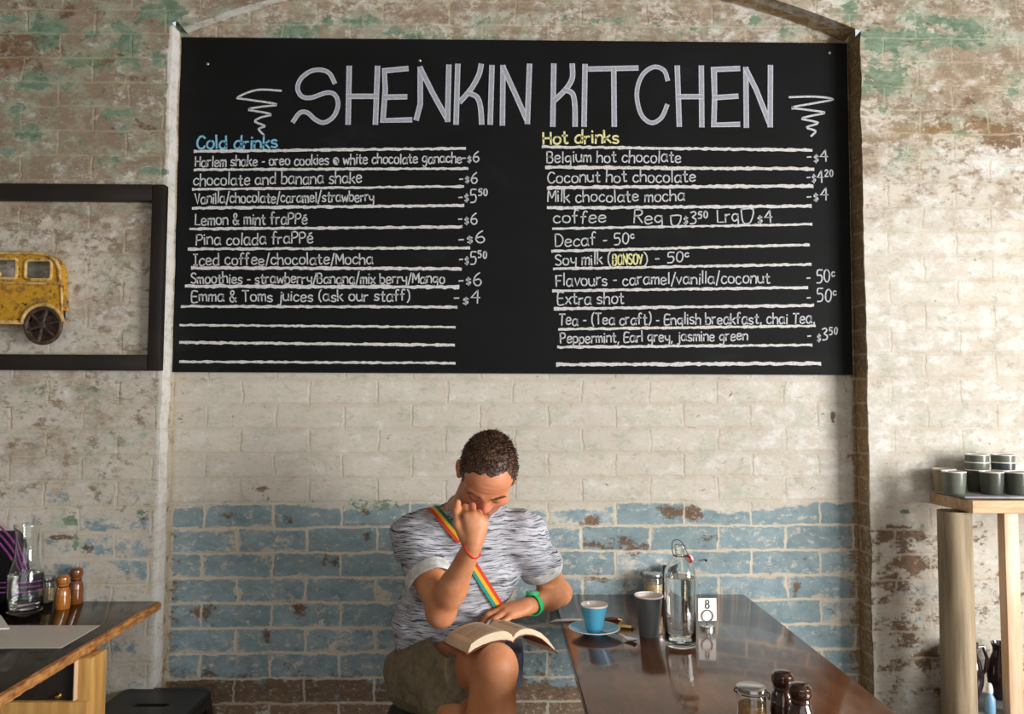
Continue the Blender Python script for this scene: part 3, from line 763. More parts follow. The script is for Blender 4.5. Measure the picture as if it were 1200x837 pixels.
for px, py in ((243.5, 75), (492, 71), (972, 62)):
    p = at(px, py, YBD)
    MB().lathe([(0, 0), (.005, 0), (.005, .0015), (.003, .003), (0, .003)], 16, rel((p.x, YBD, p.z)), 'y').build('screw', screw_m, board)
# ------------------------------------------------------------------ shared materials
top_m = mat('varnished_dark_timber', rough=.1, coat=.2)
nt = NT(top_m)
_c = coords(nt)
_f1 = nt.noise(nt.scalevec(_c, (14, 1.6, 10)), 1.0, 7, .65)
_f2 = nt.noise(nt.scalevec(_c, (5, 4, 4)), 1.4, 5, .6)
_w = nt.ramp(_f1, [(.3, lin(62, 36, 24)), (.52, lin(108, 68, 45)), (.75, lin(146, 98, 66))])
_w = nt.mix(nt.math('MULTIPLY', _f2, .7), _w, lin(80, 48, 34))
nt.set(bsdf(top_m), 'Base_Color', _w)
nt.set(bsdf(top_m), 'Roughness', nt.ramp(_f2, [(.35, .07), (.7, .16)]))
bsdf(top_m).inputs['Coat Roughness'].default_value = .05
_b = nt.new('ShaderNodeBump', None, Strength=.12, Distance=.001, Height=_f1)
nt.set(bsdf(top_m), 'Normal', _b.outputs[0])
top2_m = mat('dark_lacquered_timber', rough=.10, spec=.14)
nt = NT(top2_m)
_f1 = nt.noise(nt.scalevec(coords(nt), (12, 2, 10)), 1.0, 7, .65)
nt.set(bsdf(top2_m), 'Base_Color', nt.ramp(_f1, [(.3, lin(18, 12, 9)), (.7, lin(44, 30, 22))]))
edge_m = noisy('raw_timber_edge', lin(112, 66, 30), lin(196, 138, 76), (60, 14, 60), .7, 6, .5)
pine_m = noisy('honey_pine', lin(170, 122, 60), lin(205, 160, 92), (40, 40, 3), .6, 5, .1)
darkwood_m = noisy('dark_brown_panel', lin(28, 20, 15), lin(40, 29, 22), (10, 10, 3), .6, 5)
log_m = noisy('weathered_pole_timber', lin(120, 104, 80), lin(168, 150, 122), (30, 30, 2.5), .7, 6, .3)
oak_m = noisy('pale_oak', lin(190, 150, 108), lin(222, 190, 152), (6, 50, 50), .5, 5, .08)
oakv_m = noisy('pale_oak_post', lin(196, 160, 124), lin(226, 198, 168), (40, 40, 3), .5, 5, .08)
black_m = noisy('black_powder_coat', lin(18, 19, 18), lin(30, 31, 30), (30, 30, 30), .38, 3)
steel_m = mat('brushed_steel', lin(205, 205, 205), .25, metal=1.0)
wire_m = mat('dull_wire', lin(90, 88, 84), .35, metal=.9)
brass_m = mat('brass', lin(210, 170, 90), .3, metal=1.0)
glass_m = mat('clear_glass', (.97, .99, .98, 1), 0.0, trans=1.0, ior=1.45)
water_m = mat('water', (.98, 1, 1, 1), 0.0, trans=1.0, ior=1.33)
blackr_m = mat('black_rubber', lin(16, 16, 17), .5)

# ------------------------------------------------------------------ right table
TZ = .74
tL, tR = on(650, 700, TZ).x, on(868.5, 693.5, TZ).x
t = thing('dining_table', 'long glossy dark red-brown table on the right with the blue cup on it', 'table', ((tL + tR) / 2, -.80, 0))
hw = (tR - tL) / 2
MB().box((-hw, -.78, TZ - .032), (hw, .795, TZ), .004).build('tabletop', top_m, t)
b = MB(); b.box((-hw + .05, -.70, TZ - .10), (hw - .05, .74, TZ - .034), .003); b.build('apron', darkwood_m, t)
for xx in (.10, hw - .11):
    for yy in (-.66, .66):
        MB().box((xx, yy, 0), (xx + .06, yy + .06, TZ - .034), .004).build('leg', darkwood_m, t)

# ------------------------------------------------------------------ left table
lR = on(190, 704, TZ).x
t = thing('dining_table', 'dark lacquered table on the left with a raw pale timber edge', 'table', (lR - .45, -.80, 0))
MB().box((-.45, -.62, TZ - .026), (.441, .695, TZ), .002).build('tabletop', top2_m, t)
# rough live edge along the side and corner
rnd = random.Random(4)
vs, fs = [], []
N = 90
for i in range(N + 1):
    y = -.62 + 1.315 * i / N
    o = .4515 + rnd.uniform(-.0016, .0016)
    vs += [(.4405, y, TZ + .0002), (o - .002, y, TZ - .002 + rnd.uniform(-.0012, .0008)), (o, y, TZ - .012), (o - .001, y, TZ - .026 + rnd.uniform(-.001, .001)), (.4405, y, TZ - .028)]
    if i:
        k = (i - 1) * 5
        fs += [(k + j, k + j + 1, k + j + 6, k + j + 5) for j in range(4)] + [(k + 4, k, k + 5, k + 9)]
fs += [(0, 1, 2, 3, 4), tuple(N * 5 + j for j in (4, 3, 2, 1, 0))]
tag(MB().add(vs, fs).build('edge_strip', edge_m, t, smooth=False), 'raw pale timber edge')
lx = .45
def LT(px, py, Y): p = at(px, py, Y); return (p.x - (lR - .45), p.z)
Yp = -.62                                                        # the post stands this far from the wall
x1, _ = LT(106, 800, Yp); x0, _ = LT(90, 800, Yp); _, zb = LT(100, 829, Yp)
MB().box((x0, Yp + .8, .05), (x1, Yp + .8 + .09, TZ - .027), .003).build('leg', pine_m, t)
xa, _ = LT(84.5, 800, Yp - .02)
tag(MB().box((xa, Yp + .785, zb + .02), (x0 + .002, Yp + .88, TZ - .027), .002).build('cleat', oakv_m, t), 'pale batten beside the post')
MB().box((-.44, Yp + .80, zb + .018), (xa, Yp + .83, TZ - .027), .002).build('panel', darkwood_m, t)  # apron panel, its dark brown painting in the shadow under the top
MB().box((-.44, Yp + .79, zb - .03), (x1 - .004, Yp + .875, zb + .017), .003).build('rail', pine_m, t)
kx, kz = LT(69.5, 815, Yp)
MB().lathe([(0, 0), (.007, 0), (.007, .003), (.003, .006), (.006, .011), (.004, .015), (0, .016)], 16, (kx, Yp + .8, kz), 'y').build('knob', brass_m, t)
MB().box((-.42, Yp + .80, .05), (-.35, Yp + .87, TZ - .027), .003).build('leg', pine_m, t)
MB().box((-.40, .45, 0), (-.33, .52, TZ - .027), .003).build('leg', pine_m, t)
MB().box((-.03, .45, 0), (.04, .52, TZ - .027), .003).build('leg', pine_m, t)
MB().box((-.43, Yp + .795, 0), (x1 + .0, Yp + .885, .049), .003).build('foot_rail', pine_m, t)

# ------------------------------------------------------------------ black metal stools
def stool(label, cx, cy, w, d, zt, group=None):
    s = thing('metal_stool', label, 'stool', (cx, cy, 0))
    bm = bmesh.new()
    # dished seat with a hand slot
    out = round_rect(w, d, .05, 7)
    slot = round_rect(.115, .026, .0125, 7)
    slot = [slot[(i * len(slot) // len(out)) % len(slot)] for i in range(len(out))]
    n = len(out)
    def loop(pts, z): return [bm.verts.new((a, b_, z)) for a, b_ in pts]
    def mix(f, z): return loop([(a * (1 - f) + p * f, b_ * (1 - f) + q * f) for (a, b_), (p, q) in zip(slot, out)], z)
    rings = [loop(slot, zt - .014), loop(slot, zt - .004), mix(.08, zt - .003), mix(.55, zt - .004), mix(.86, zt - .002), mix(.93, zt), mix(.975, zt - .002), mix(1.0, zt - .010), mix(1.01, zt - .045), mix(.985, zt - .045), mix(.97, zt - .012)]
    for a, b_ in zip(rings[:-1], rings[1:]):
        for i in range(n): bm.faces.new((a[i], a[(i + 1) % n], b_[(i + 1) % n], b_[i]))
    bm.verts.index_update()
    mb = MB().add([v.co[:] for v in bm.verts], [[v.index for v in f.verts] for f in bm.faces]); bm.free()
    mb.build('seat', black_m, s, ang=50)
    for sx in (-1, 1):
        for sy in (-1, 1):
            a, b_ = sx * (w / 2 - .012), sy * (d / 2 - .012)
            e = .045
            L = MB()
            P = [(a, b_), (a - sx * .05, b_), (a - sx * .05, b_ - sy * .004), (a - sx * .004, b_ - sy * .004), (a - sx * .004, b_ - sy * .05), (a, b_ - sy * .05)]
            Q = [(sx * e + p + sx * 0 - (p - a) * .45, sy * e + q - (q - b_) * .45) for p, q in P]
            L.add([(p, q, zt - .02) for p, q in P] + [(p, q, .012) for p, q in Q], [tuple(range(6)), tuple(range(11, 5, -1))] + [(i, (i + 1) % 6, (i + 1) % 6 + 6, i + 6) for i in range(6)])
            lg = L.build('leg', black_m, s, smooth=False)
            MB().lathe([(0, 0), (.016, 0), (.016, .012), (.010, .02), (0, .02)], 14, (a + sx * (e - .009), b_ + sy * (e - .009), 0)).build('rubber_foot', blackr_m, lg)
    for a0, b0, a1, b1 in ((-1, -1, 1, -1), (-1, 1, 1, 1), (-1, -1, -1, 1), (1, -1, 1, 1)):
        k = .022
        MB().tube([(a0 * (w / 2 + k - .006), b0 * (d / 2 + k - .006), .22), (a1 * (w / 2 + k - .006), b1 * (d / 2 + k - .006), .22)], .006, 8).build('stretcher', black_m, s)
    return s
p0, p1 = on(150, 805, .45), on(251, 804, .45)
stool('low black metal stool with a hand slot below the raw-edged table', (p0.x + p1.x) / 2, p0.y - .155, p1.x - p0.x + .015, .31, .45)
stool('black metal stool that the reading man sits on', -.175, -.375, .34, .34, .45)

# ------------------------------------------------------------------ tableware on the right table
cer_b = mat('blue_glaze', lin(86, 168, 200), .22, coat=.4)
cer_w = mat('white_glaze', lin(236, 230, 222), .25, coat=.4)
coffee_m = noisy('milky_coffee', lin(206, 170, 132), lin(232, 206, 176), (60, 60, 60), .35, 3)
sp = on(696.5, 742.5, TZ)
s = thing('saucer', 'blue saucer with a pale rim under the espresso cup', 'saucer', (sp.x, sp.y, TZ))
MB().lathe([(0, .002), (.026, .001), (.030, 0), (.034, .003), (.052, .010), (.0735, .0165), (.075, .018), (.0735, .0188), (.052, .0135), (.034, .0075), (.028, .0055), (.026, .0062), (0, .006)], 64).build('plate', cer_b, s)
MB().lathe([(.0735, .0163), (.0757, .018), (.0735, .0192), (.0722, .0182)], 64).build('rim', cer_w, s)
c = thing('espresso_cup', 'small blue coffee cup standing on its saucer', 'cup', (sp.x, sp.y, TZ + .0066))
MB().lathe([(0, .001), (.021, 0), (.0235, .003), (.026, .012), (.0325, .045), (.0375, .066), (.0395, .0765), (.0385, .0775), (.0372, .0765), (.034, .060), (.026, .018), (.018, .008), (0, .007)], 48).build('body', cer_b, c)
tag(MB().lathe([(.0390, .0735), (.0400, .0765), (.0392, .0785), (.0374, .0775), (.0345, .0630), (.0338, .0605), (.0355, .064), (.0376, .0735)], 48).build('rim', cer_w, c), 'white inside rim')
MB().lathe([(0, .0635), (.0346, .0633), (.0346, .060), (0, .060)], 40).build('coffee', coffee_m, c)
hd = MB(); hd.tube(curve([(-.018, .030, .052), (-.024, .048, .056), (-.028, .058, .045), (-.024, .052, .03), (-.015, .0265, .022)]), .0045, 10); hd.build('handle', cer_b, c)
# teaspoon reaching out to the right of the saucer
def spoon(name, label, cat, loc, rz, L=.125, tilt=0.0, z=0):
    o = thing(name, label, cat, loc, rz)
    vs, fs = [], []
    st = [(0, .0105, 0), (.008, .0135, -.003), (.020, .0150, -.0045), (.032, .0125, -.003), (.040, .006, .001), (.050, .0035, .004), (.080, .0032, .006), (L - .012, .0055, .003), (L, .0045, .0015)]
    for xx, hw_, zz in st:
        vs += [(xx, -hw_, zz + (.004 if xx < .035 else .0)), (xx, 0, zz), (xx, hw_, zz + (.004 if xx < .035 else .0)), (xx, hw_, zz + (.0052 if xx < .035 else .0018)), (xx, 0, zz + .0016), (xx, -hw_, zz + (.0052 if xx < .035 else .0018))]
    for i in range(len(st) - 1):
        a = i * 6
        fs += [(a + j, a + (j + 1) % 6, a + 6 + (j + 1) % 6, a + 6 + j) for j in range(6)]
    fs += [tuple(range(6)), tuple(range(len(vs) - 1, len(vs) - 7, -1))]
    zmin = min(v[2] for v in vs)
    MB().add([(x_, y_, z_ - zmin + x_ * tilt) for x_, y_, z_ in vs], fs).build('bowl_and_handle', steel_m, o)
    return o
p = on(742, 753, TZ); q = on(722, 748, TZ)
spoon('teaspoon', 'steel teaspoon lying between the saucer and the grey takeaway cup', 'spoon', (p.x + .01, p.y, TZ), math.atan2(q.y - p.y, q.x - p.x))
pk1 = mat('kraft_paper', lin(222, 178, 92), .7); pk2 = mat('white_paper', lin(232, 228, 220), .7); pk3 = mat('brown_print', lin(66, 38, 26), .7)
def sachet(label, loc, rz, m1, m2, L=.075, Wd=.016):
    o = thing('sugar_stick', label, 'sugar sachet', loc, rz)
    b = MB()
    st = [(-L / 2, .0004), (-L / 2 + .006, .0005), (-L / 2 + .014, .0035), (0, .0045), (L / 2 - .014, .0035), (L / 2 - .006, .0005), (L / 2, .0004)]
    vs, fs = [], []
    for xx, h in st:
        for k in range(10):
            a = 2 * PI * k / 10
            vs.append((xx, Wd / 2 * math.cos(a), h + h * math.sin(a)))
    for i in range(len(st) - 1):
        fs += [(i * 10 + k, i * 10 + (k + 1) % 10, i * 10 + 10 + (k + 1) % 10, i * 10 + 10 + k) for k in range(10)]
    fs += [tuple(range(10)), tuple(range(len(vs) - 10, len(vs)))]
    b.add(vs, fs).build('sleeve', m1, o)
    b = MB(); n_ = 10
    b.add([(x_ , y_ * 1.03, z_ + (.0003 if z_ > .0006 else 0)) for x_, y_, z_ in vs[40:]], [(i * 10 + k, i * 10 + (k + 1) % 10, i * 10 + 10 + (k + 1) % 10, i * 10 + 10 + k) for i in range(2) for k in range(10)]).build('printed_end', m2, o)
    return o
p = on(731, 736, TZ)
sachet('gold and white sugar stick just right of the blue saucer', (p.x, p.y, TZ), -.28, pk1, pk3)
p = on(716, 727, TZ)
sachet('dark brown sugar stick behind the blue cup', (p.x, p.y, TZ), .1, pk3, pk1, .07)
p = on(666, 728.5, TZ)
sachet('cream paper sugar stick left of the blue cup by the table edge', (p.x, p.y, TZ), .05, pk2, pk1, .11, .010)

gc = mat('grey_card', lin(86, 88, 88), .55); gw = mat('white_card', lin(238, 234, 228), .5)
p = on(760.5, 745, TZ)
c = thing('takeaway_cup', 'dark grey paper cup with a white rim left of the water bottle', 'cup', (p.x, p.y, TZ))
MB().lathe([(0, .003), (.0255, .003), (.0255, 0), (.0275, 0), (.0295, .02), (.0400, .113), (.0392, .113), (.0268, .006), (0, .006)], 56).build('sleeve', gc, c)
MB().lathe([(.0395, .1115), (.0418, .113), (.0425, .1152), (.0415, .1172), (.0395, .1165), (.0386, .1135)], 56).build('rim', gw, c)
tag(MB().lathe([(.0394, .1130), (.0388, .1120), (.0270, .0070), (.0267, .0068), (.0382, .112)], 56).build('liner', gw, c), 'white inner lining')
MB().lathe([(0, .103), (.0376, .103), (.0374, .100), (0, .100)], 40).build('coffee', coffee_m, c)

def bottle(label, loc, outer, wall, water, wide=0):
    """outer: the outside from foot to lip; the inside follows it at the wall's thickness"""
    o = thing('water_carafe' if wide else 'water_bottle', label, 'bottle', loc)
    inner = [(max(r_ - wall, .004), z_ + (.0 if i else .0)) for i, (r_, z_) in enumerate(outer) if z_ > .014][::-1]
    r0 = outer[3][0] - wall
    inner += [(r0, .018), (r0 - .008, .012), (0, .013)]
    MB().lathe(outer + inner, 56).build('glass_body', glass_m, o, ang=60)
    rw = r0 - .0004
    MB().lathe([(0, .0135), (r0 - .0085, .0125), (rw, .0185), (rw, water), (0, water)], 48).build('water', water_m, o, ang=40)
    return o
p = on(797.5, 757, TZ)
h, nr = .278, .0135
o = bottle('clear glass water bottle with an open wire swing top and red stopper', (p.x, p.y, TZ),
           [(0, .003), (.032, 0), (.041, .003), (.0435, .010), (.0435, .100), (.0435, .195), (.042, .207), (.037, .219), (.028, .231), (.019, .240), (.0145, .248), (nr, .256), (nr, h - .012), (nr + .003, h - .010), (nr + .003, h - .002), (nr, h)], .003, .190)
red_m = mat('red_rubber', lin(206, 42, 36), .45)
b = MB()
b.tube(curve([(-.017, 0, h - .030), (-.022, -.004, h - .012), (-.021, -.006, h + .010), (-.008, -.008, h + .016), (.006, -.012, h + .006), (.018, -.016, h - .022)]), .0013, 8)
b.tube([(nr + .004, 0, h - .030), (nr + .010, -.008, h - .024), (.024, -.016, h - .030)], .0013, 8)
b.tube([((nr + .0035) * math.cos(a), (nr + .0035) * math.sin(a), h - .030) for a in [2 * PI * k / 20 for k in range(20)]], .0013, 8, closed=True)
b.build('swing_wire', wire_m, o)
st = MB().lathe([(0, -.010), (.008, -.009), (.011, -.003), (.011, .002), (.009, .004), (0, .004)], 24)
R = Matrix.Rotation(math.radians(62), 3, 'Y') @ Matrix.Rotation(math.radians(-25), 3, 'X')
stp = MB().add([tuple(R @ Vector(v) + Vector((.024, -.018, h - .033))) for v in st.v], st.f).build('stopper', cer_w, o)
st = MB().lathe([(.0085, -.0085), (.0125, -.006), (.0125, -.002), (.0095, -.002)], 24)
tag(MB().add([tuple(R @ Vector(v) + Vector((.024, -.018, h - .033))) for v in st.v], st.f).build('washer', red_m, stp), 'red rubber washer')

# number card in a wire clip
p = on(829, 735, TZ)
o = thing('number_stand', 'white number card in a curled wire clip right of the water bottle', 'table number', (p.x, p.y, TZ), .05)
MB().lathe([(0, 0), (.022, 0), (.022, .004), (.016, .007), (.006, .009), (0, .009)], 32).build('base', steel_m, o)
ring = lambda cx, cz, r, y: [(cx + r * math.cos(a), y, cz + r * math.sin(a)) for a in [2 * PI * k / 28 for k in range(28)]]
b = MB(); b.tube([(0, 0, .008), (0, 0, .0175)], .002, 8); b.tube(ring(0, .034, .017, -.003), .0012, 8, closed=True); b.tube(ring(0, .034, .017, .003), .0012, 8, closed=True); b.build('wire_clip', wire_m, o)
cw = .0285
cd = MB().box((-cw, -.0008, .018), (cw, .0008, .086), .0006, 1).build('card', gw, o)
dig = MB()
def ring8(cz, r, rx): return [(rx * math.cos(a), -.0016, cz + r * math.sin(a)) for a in [2 * PI * k / 26 for k in range(26)]]
dig.tube(ring8(.0745, .0058, .0048), .0014, 6, closed=True, flat=1); dig.tube(ring8(.0625, .0068, .0058), .0014, 6, closed=True, flat=1)
dig.build('numeral', mat('black_ink', lin(28, 28, 30), .6), cd)

# a black peg added in place of a dark hole in the wall
p = at(826, 656, 0)
MB_ = MB().lathe([(0, -.012), (.0022, -.012), (.0022, .012), (.0045, .012), (.0045, .014), (0, .014)], 14, (p.x, -.004, p.z), 'y')
tag(MB_.build('wall_hole_peg', mat('hole_black', lin(24, 22, 20), .6)), 'small black nail in the blue brick right of the bottle stopper', 'nail')

# sugar jar and menu holder against the wall
def clip_jar(label, loc, r, h, fill, rz=0.0, group=None):
    o = thing('clip_top_jar', label, 'jar', loc, rz)
    MB().lathe([(0, .002), (r - .006, 0), (r, .005), (r, h * .72), (r - .003, h * .80), (r - .003, h * .86), (r - .006, h * .86), (r - .006, h * .79), (r - .003, h * .71), (r - .003, .008), (0, .007)], 40).build('glass_body', glass_m, o, ang=60)
    MB().lathe([(0, .008), (r - .0036, .009), (r - .0036, h * .55), (r * .5, h * .58), (0, h * .57)], 32).build('sugar', fill, o)
    MB().lathe([(0, h * .868), (r - .002, h * .868), (r + .001, h * .89), (r + .001, h * .97), (r - .003, h), (0, h)], 40).build('lid', steel_m, o)
    b = MB()
    b.tube([((r + .001) * math.cos(a), (r + .001) * math.sin(a), h * .83) for a in [2 * PI * k / 30 for k in range(30)]], .0013, 8, closed=True)
    b.tube(curve([(r + .001, -.008, h * .83), (r + .010, -.006, h * .75), (r + .013, 0, h * .58), (r + .010, .006, h * .75), (r + .001, .008, h * .83)]), .0013, 8)
    b.tube(curve([(-r - .001, -.008, h * .83), (-r - .008, -.006, h * .9), (-r - .006, 0, h * 1.0), (-r - .008, .006, h * .9), (-r - .001, .008, h * .83)]), .0013, 8)
    b.build('clip_wire', wire_m, o)
    return o
sug_w = noisy('raw_sugar', lin(196, 160, 104), lin(224, 196, 150), (90, 90, 90), .7, 3)
sug_b = noisy('brown_sugar', lin(170, 118, 58), lin(206, 156, 90), (90, 90, 90), .7, 3)
p = on(764, 699, TZ)
clip_jar('small clear jar of pale sugar against the wall behind the grey cup', (p.x, -.055, TZ), .034, .088, sug_w)
p = at(780, 700, -.05)
o = thing('menu_holder', 'upright black menu holder against the wall half behind the glass bottle', 'menu holder', (p.x + .012, -.035, TZ))
MB().box((-.022, -.028, 0), (.022, .026, .006), .002).build('base', black_m, o)
MB().box((-.018, -.006, .006), (.030, .004, .108), .002).build('board', black_m, o)

# salt jar and the two mills at the near end
p = on(885, 862, TZ)
o = clip_jar('clip-top jar of brown sugar beside the dark mills', (.535, -1.145, TZ), .030, .082, sug_b, .3)
def mill(name, label, loc, h, r, m1, group=None, rings=3, rz=0.0):
    o = thing(name, label, 'pepper mill', loc, rz, group)
    hb = h * .64
    pr = [(0, 0), (r * .97, 0), (r, .003), (r, hb * .30), (r * .96, hb * .31), (r * .96, hb * .33), (r, hb * .34), (r * .99, hb * .60), (r * .95, hb * .61), (r * .95, hb * .63), (r * .97, hb * .64), (r * .90, hb * .82), (r * .78, hb * .93), (r * .70, hb), (0, hb)]
    MB().lathe(pr, 44).build('body', m1, o, ang=28)
    MB().lathe([(0, hb + .0004), (r * .66, hb + .0004), (r * .66, hb + .004), (0, hb + .004)], 32).build('collar', blackr_m, o)
    MB().lathe([(0, hb + .0042), (r * .74, hb + .0042), (r * .80, hb + h * .04), (r * .72, hb + h * .08), (r * .84, hb + h * .13), (r * .90, hb + h * .20), (r * .84, hb + h * .28), (r * .62, hb + h * .335), (r * .3, hb + h * .355), (0, hb + h * .36)], 44).build('head', m1, o, ang=28)
    return o
mill_d = noisy('dark_walnut_gloss', lin(34, 16, 9), lin(70, 36, 20), (30, 30, 6), .16, 5, coat=.8)
mill_o = noisy('amber_turned_wood', lin(130, 74, 24), lin(178, 112, 44), (30, 30, 6), .2, 5, coat=.7)
mill_o2 = noisy('brown_turned_wood', lin(88, 48, 20), lin(128, 76, 34), (30, 30, 6), .2, 5, coat=.7)
mill('pepper_mill', 'dark brown pepper mill standing next to the brown sugar jar', (.600, -1.150, TZ), .115, .0265, mill_d)
mill('salt_mill', 'dark brown mill to the right of and nearer than the other dark mill', (.612, -1.215, TZ), .112, .0265, mill_d)

# ------------------------------------------------------------------ things on the left table
p = on(73, 713, TZ)
mill('pepper_mill', 'amber turned-wood mill with a dark head in front of the other wooden mill', (p.x, p.y, TZ), .108, .0235, mill_o)
p = on(79, 711, TZ)
mill('salt_mill', 'taller brown wooden mill behind and right of the amber mill', (p.x + .002, p.y + .046, TZ), .118, .0235, mill_o2)
p = on(53, 708, TZ)
clip_jar('small jar of raw sugar with a steel lid left of the wooden mills', (p.x - .008, p.y + .02, TZ), .025, .088, sug_w)
p = on(22, 721, TZ)
bottle('clear glass water carafe on the left table in front of the black bag', (p.x, p.y + .03, TZ),
       [(0, .003), (.041, 0), (.049, .003), (.0525, .010), (.0525, .06), (.0520, .112), (.049, .132), (.043, .152), (.037, .172), (.0345, .195), (.0335, .225), (.0345, .250), (.0385, .272), (.0395, .277), (.0385, .279)], .0028, .126, 1)
bag_m = noisy('black_canvas', lin(14, 14, 17), lin(26, 25, 30), (80, 80, 80), .8, 3, .2)
pur_m = noisy('purple_webbing', lin(150, 62, 150), lin(196, 98, 196), (120, 120, 120), .7, 3)
p = on(10, 716, TZ)
bgx = p.x
o = thing('backpack', 'black bag with purple webbing stripes behind the carafe on the left table', 'bag', (bgx - .15, p.y + .12, TZ))
b = MB(); b.box((-.17, -.075, 0), (.150, .075, .235), .045, 5)
b.v = [(x_ * (1 - .22 * (z_ / .235) ** 2) , y_ * (1 - .35 * (z_ / .235)), z_) for x_, y_, z_ in b.v]
b.build('body', bag_m, o)
for k in range(3):
    MB().tube([(-.17, -.079, .050 + .016 * k), (.10, -.079, .048 + .016 * k), (.146, -.066, .046 + .016 * k), (.156, -.03, .045 + .016 * k)], .0045, 8, flat=.5).build('webbing', pur_m, o)
for k in range(3):
    MB().tube(curve([(.055 - .02 * k, -.058, .275 - .006 * k), (.100 - .015 * k, -.066, .240 - .012 * k), (.140 - .012 * k, -.076, .200 - .014 * k), (.160 - .012 * k, -.070, .160 - .012 * k), (.166 - .012 * k, -.055, .110)]), .0045, 8, flat=.5).build('webbing', pur_m, o)
paper_m = noisy('menu_paper', lin(196, 186, 176), lin(206, 198, 190), (40, 200, 40), .45, 3)
paper2_m = mat('white_paper_sheet', lin(232, 228, 224), .5)
cA, cB = on(117, 733.5, TZ), on(71.5, 760, TZ)
o = MB().prism([(cA.x - .30, cA.y), (cA.x, cA.y), (cB.x, cB.y), (cB.x - .30, cB.y)], .0012, 2, TZ).build('menu_sheet', paper_m, smooth=False)
tag(o, 'pale printed menu sheet lying flat on the left table', 'menu')
cA, cB = on(1, 723, TZ), on(11, 738, TZ)
o = MB().prism([(cA.x - .2, cA.y), (cA.x, cA.y), (cB.x, cB.y), (cB.x - .20, cB.y - .03)], .004, 2, TZ + .0014).build('folded_napkin', paper2_m, smooth=False)
tag(o, 'folded white napkin on the menu sheet at the edge of the photo', 'napkin')

# ------------------------------------------------------------------ frame and toy bus on the left pier
fr_m = noisy('dark_brown_frame_timber', lin(18, 13, 10), lin(34, 25, 19), (6, 6, 6), .5, 6, .15)
Yw = YF - .002
a, b_ = at(-215, 213, YF - .03), at(187.5, 434.5, YF - .03)
o = thing('box_frame', 'dark wooden box frame around the yellow toy bus', 'frame', (XL - .67, YF, (a.z + b_.z) / 2))
fx1 = b_.x - o.location.x; fx0 = a.x - o.location.x; fz1 = a.z - o.location.z; fz0 = b_.z - o.location.z
T = .057; TS = .044
for nm, lo, hi in (('side_bar', (fx1 - TS, -.034, fz0), (fx1, -.002, fz1)), ('side_bar', (fx0, -.034, fz0), (fx0 + TS, -.002, fz1)), ('top_bar', (fx0, -.034, fz1 - T), (fx1, -.002, fz1)), ('bottom_bar', (fx0, -.034, fz0), (fx1, -.002, fz0 + T * .94))):
    if nm in ('top_bar', 'bottom_bar'): lo = (lo[0] + TS + .0004, lo[1], lo[2]); hi = (hi[0] - TS - .0004, hi[1], hi[2])
    MB().box(lo, hi, .003).build(nm, fr_m, o)
yel = mat('chipped_yellow_enamel', rough=.5)
nt = NT(yel); _c = coords(nt)
_a = nt.noise(_c, 26, 7, .7); _d = nt.noise(_c, 70, 5, .65)
_w = nt.mix(nt.ramp(_d, [(.35, 0.0), (.65, 1.0)]), lin(178, 128, 22), lin(198, 150, 40))
_w = nt.mix(nt.ramp(_a, [(.53, 0.0), (.59, 1.0)]), _w, lin(138, 104, 52))
_w = nt.mix(nt.ramp(nt.noise(_c, 40, 7, .7), [(.57, 0.0), (.62, 1.0)]), _w, lin(44, 30, 20))
nt.set(bsdf(yel), 'Base_Color', _w)
trim_y = mat('worn_cream_enamel', rough=.55)
nt = NT(trim_y)
nt.set(bsdf(trim_y), 'Base_Color', nt.ramp(nt.noise(coords(nt), 45, 6, .7), [(.35, lin(120, 84, 40)), (.5, lin(196, 160, 96)), (.7, lin(214, 188, 130))]))
dark_in = mat('dark_interior', lin(60, 58, 54), .7)
wheel_m = noisy('rusty_black_iron', lin(36, 28, 26), lin(82, 62, 50), (60, 60, 60), .55, 5)
Yb = YF - .045
bp = at(-10, 345, Yb)
o = thing('toy_bus', 'chipped yellow toy bus with spoked wheels mounted inside the box frame', 'toy bus', (bp.x, YF, bp.z))
def bq(px, py): p = at(px, py, Yb); return (p.x - bp.x, p.z - bp.z)
# side wall of the body, with window holes
def panel_with_holes(outline, holes, y0, y1):
    bm = bmesh.new()
    loops = [outline] + holes
    edges = []
    for lp in loops:
        vv = [bm.verts.new((a, y0, b_)) for a, b_ in lp]
        edges += [bm.edges.new((vv[i], vv[(i + 1) % len(vv)])) for i in range(len(vv))]
    bmesh.ops.triangle_fill(bm, edges=edges, use_beauty=True, use_dissolve=False)
    fs = list(bm.faces)
    r = bmesh.ops.extrude_face_region(bm, geom=fs)
    for v in r['geom']:
        if isinstance(v, bmesh.types.BMVert): v.co.y = y1
    bm.verts.index_update()
    m = MB().add([v.co[:] for v in bm.verts], [[v.index for v in f.verts] for f in bm.faces]); bm.free()
    return m
def rrect_px(x0, y0, x1, y1, r, n=5):
    a, b_ = bq(x0, y1), bq(x1, y0)
    sc_ = (b_[0] - a[0]) / (x1 - x0)
    return round_rect(b_[0] - a[0], b_[1] - a[1], r * sc_, n, (a[0] + b_[0]) / 2, (a[1] + b_[1]) / 2)
def arcpx(cx, cy, r, a0, a1, n=14): return [bq(cx + r * math.cos(math.radians(a0 + (a1 - a0) * i / n)), cy - r * math.sin(math.radians(a0 + (a1 - a0) * i / n))) for i in range(n + 1)]
outl = [bq(-112, 378), bq(-112, 340), bq(-104, 334), bq(-80, 331)] + [bq(-78, 304), bq(-70, 297), bq(40, 296), bq(56, 298), bq(66, 304), bq(71, 314), bq(72, 330), bq(73.5, 350), bq(74.5, 377)] + arcpx(52, 382, 23.5, 5, 175) + arcpx(-62, 382, 23.5, 5, 175)
outl = outl
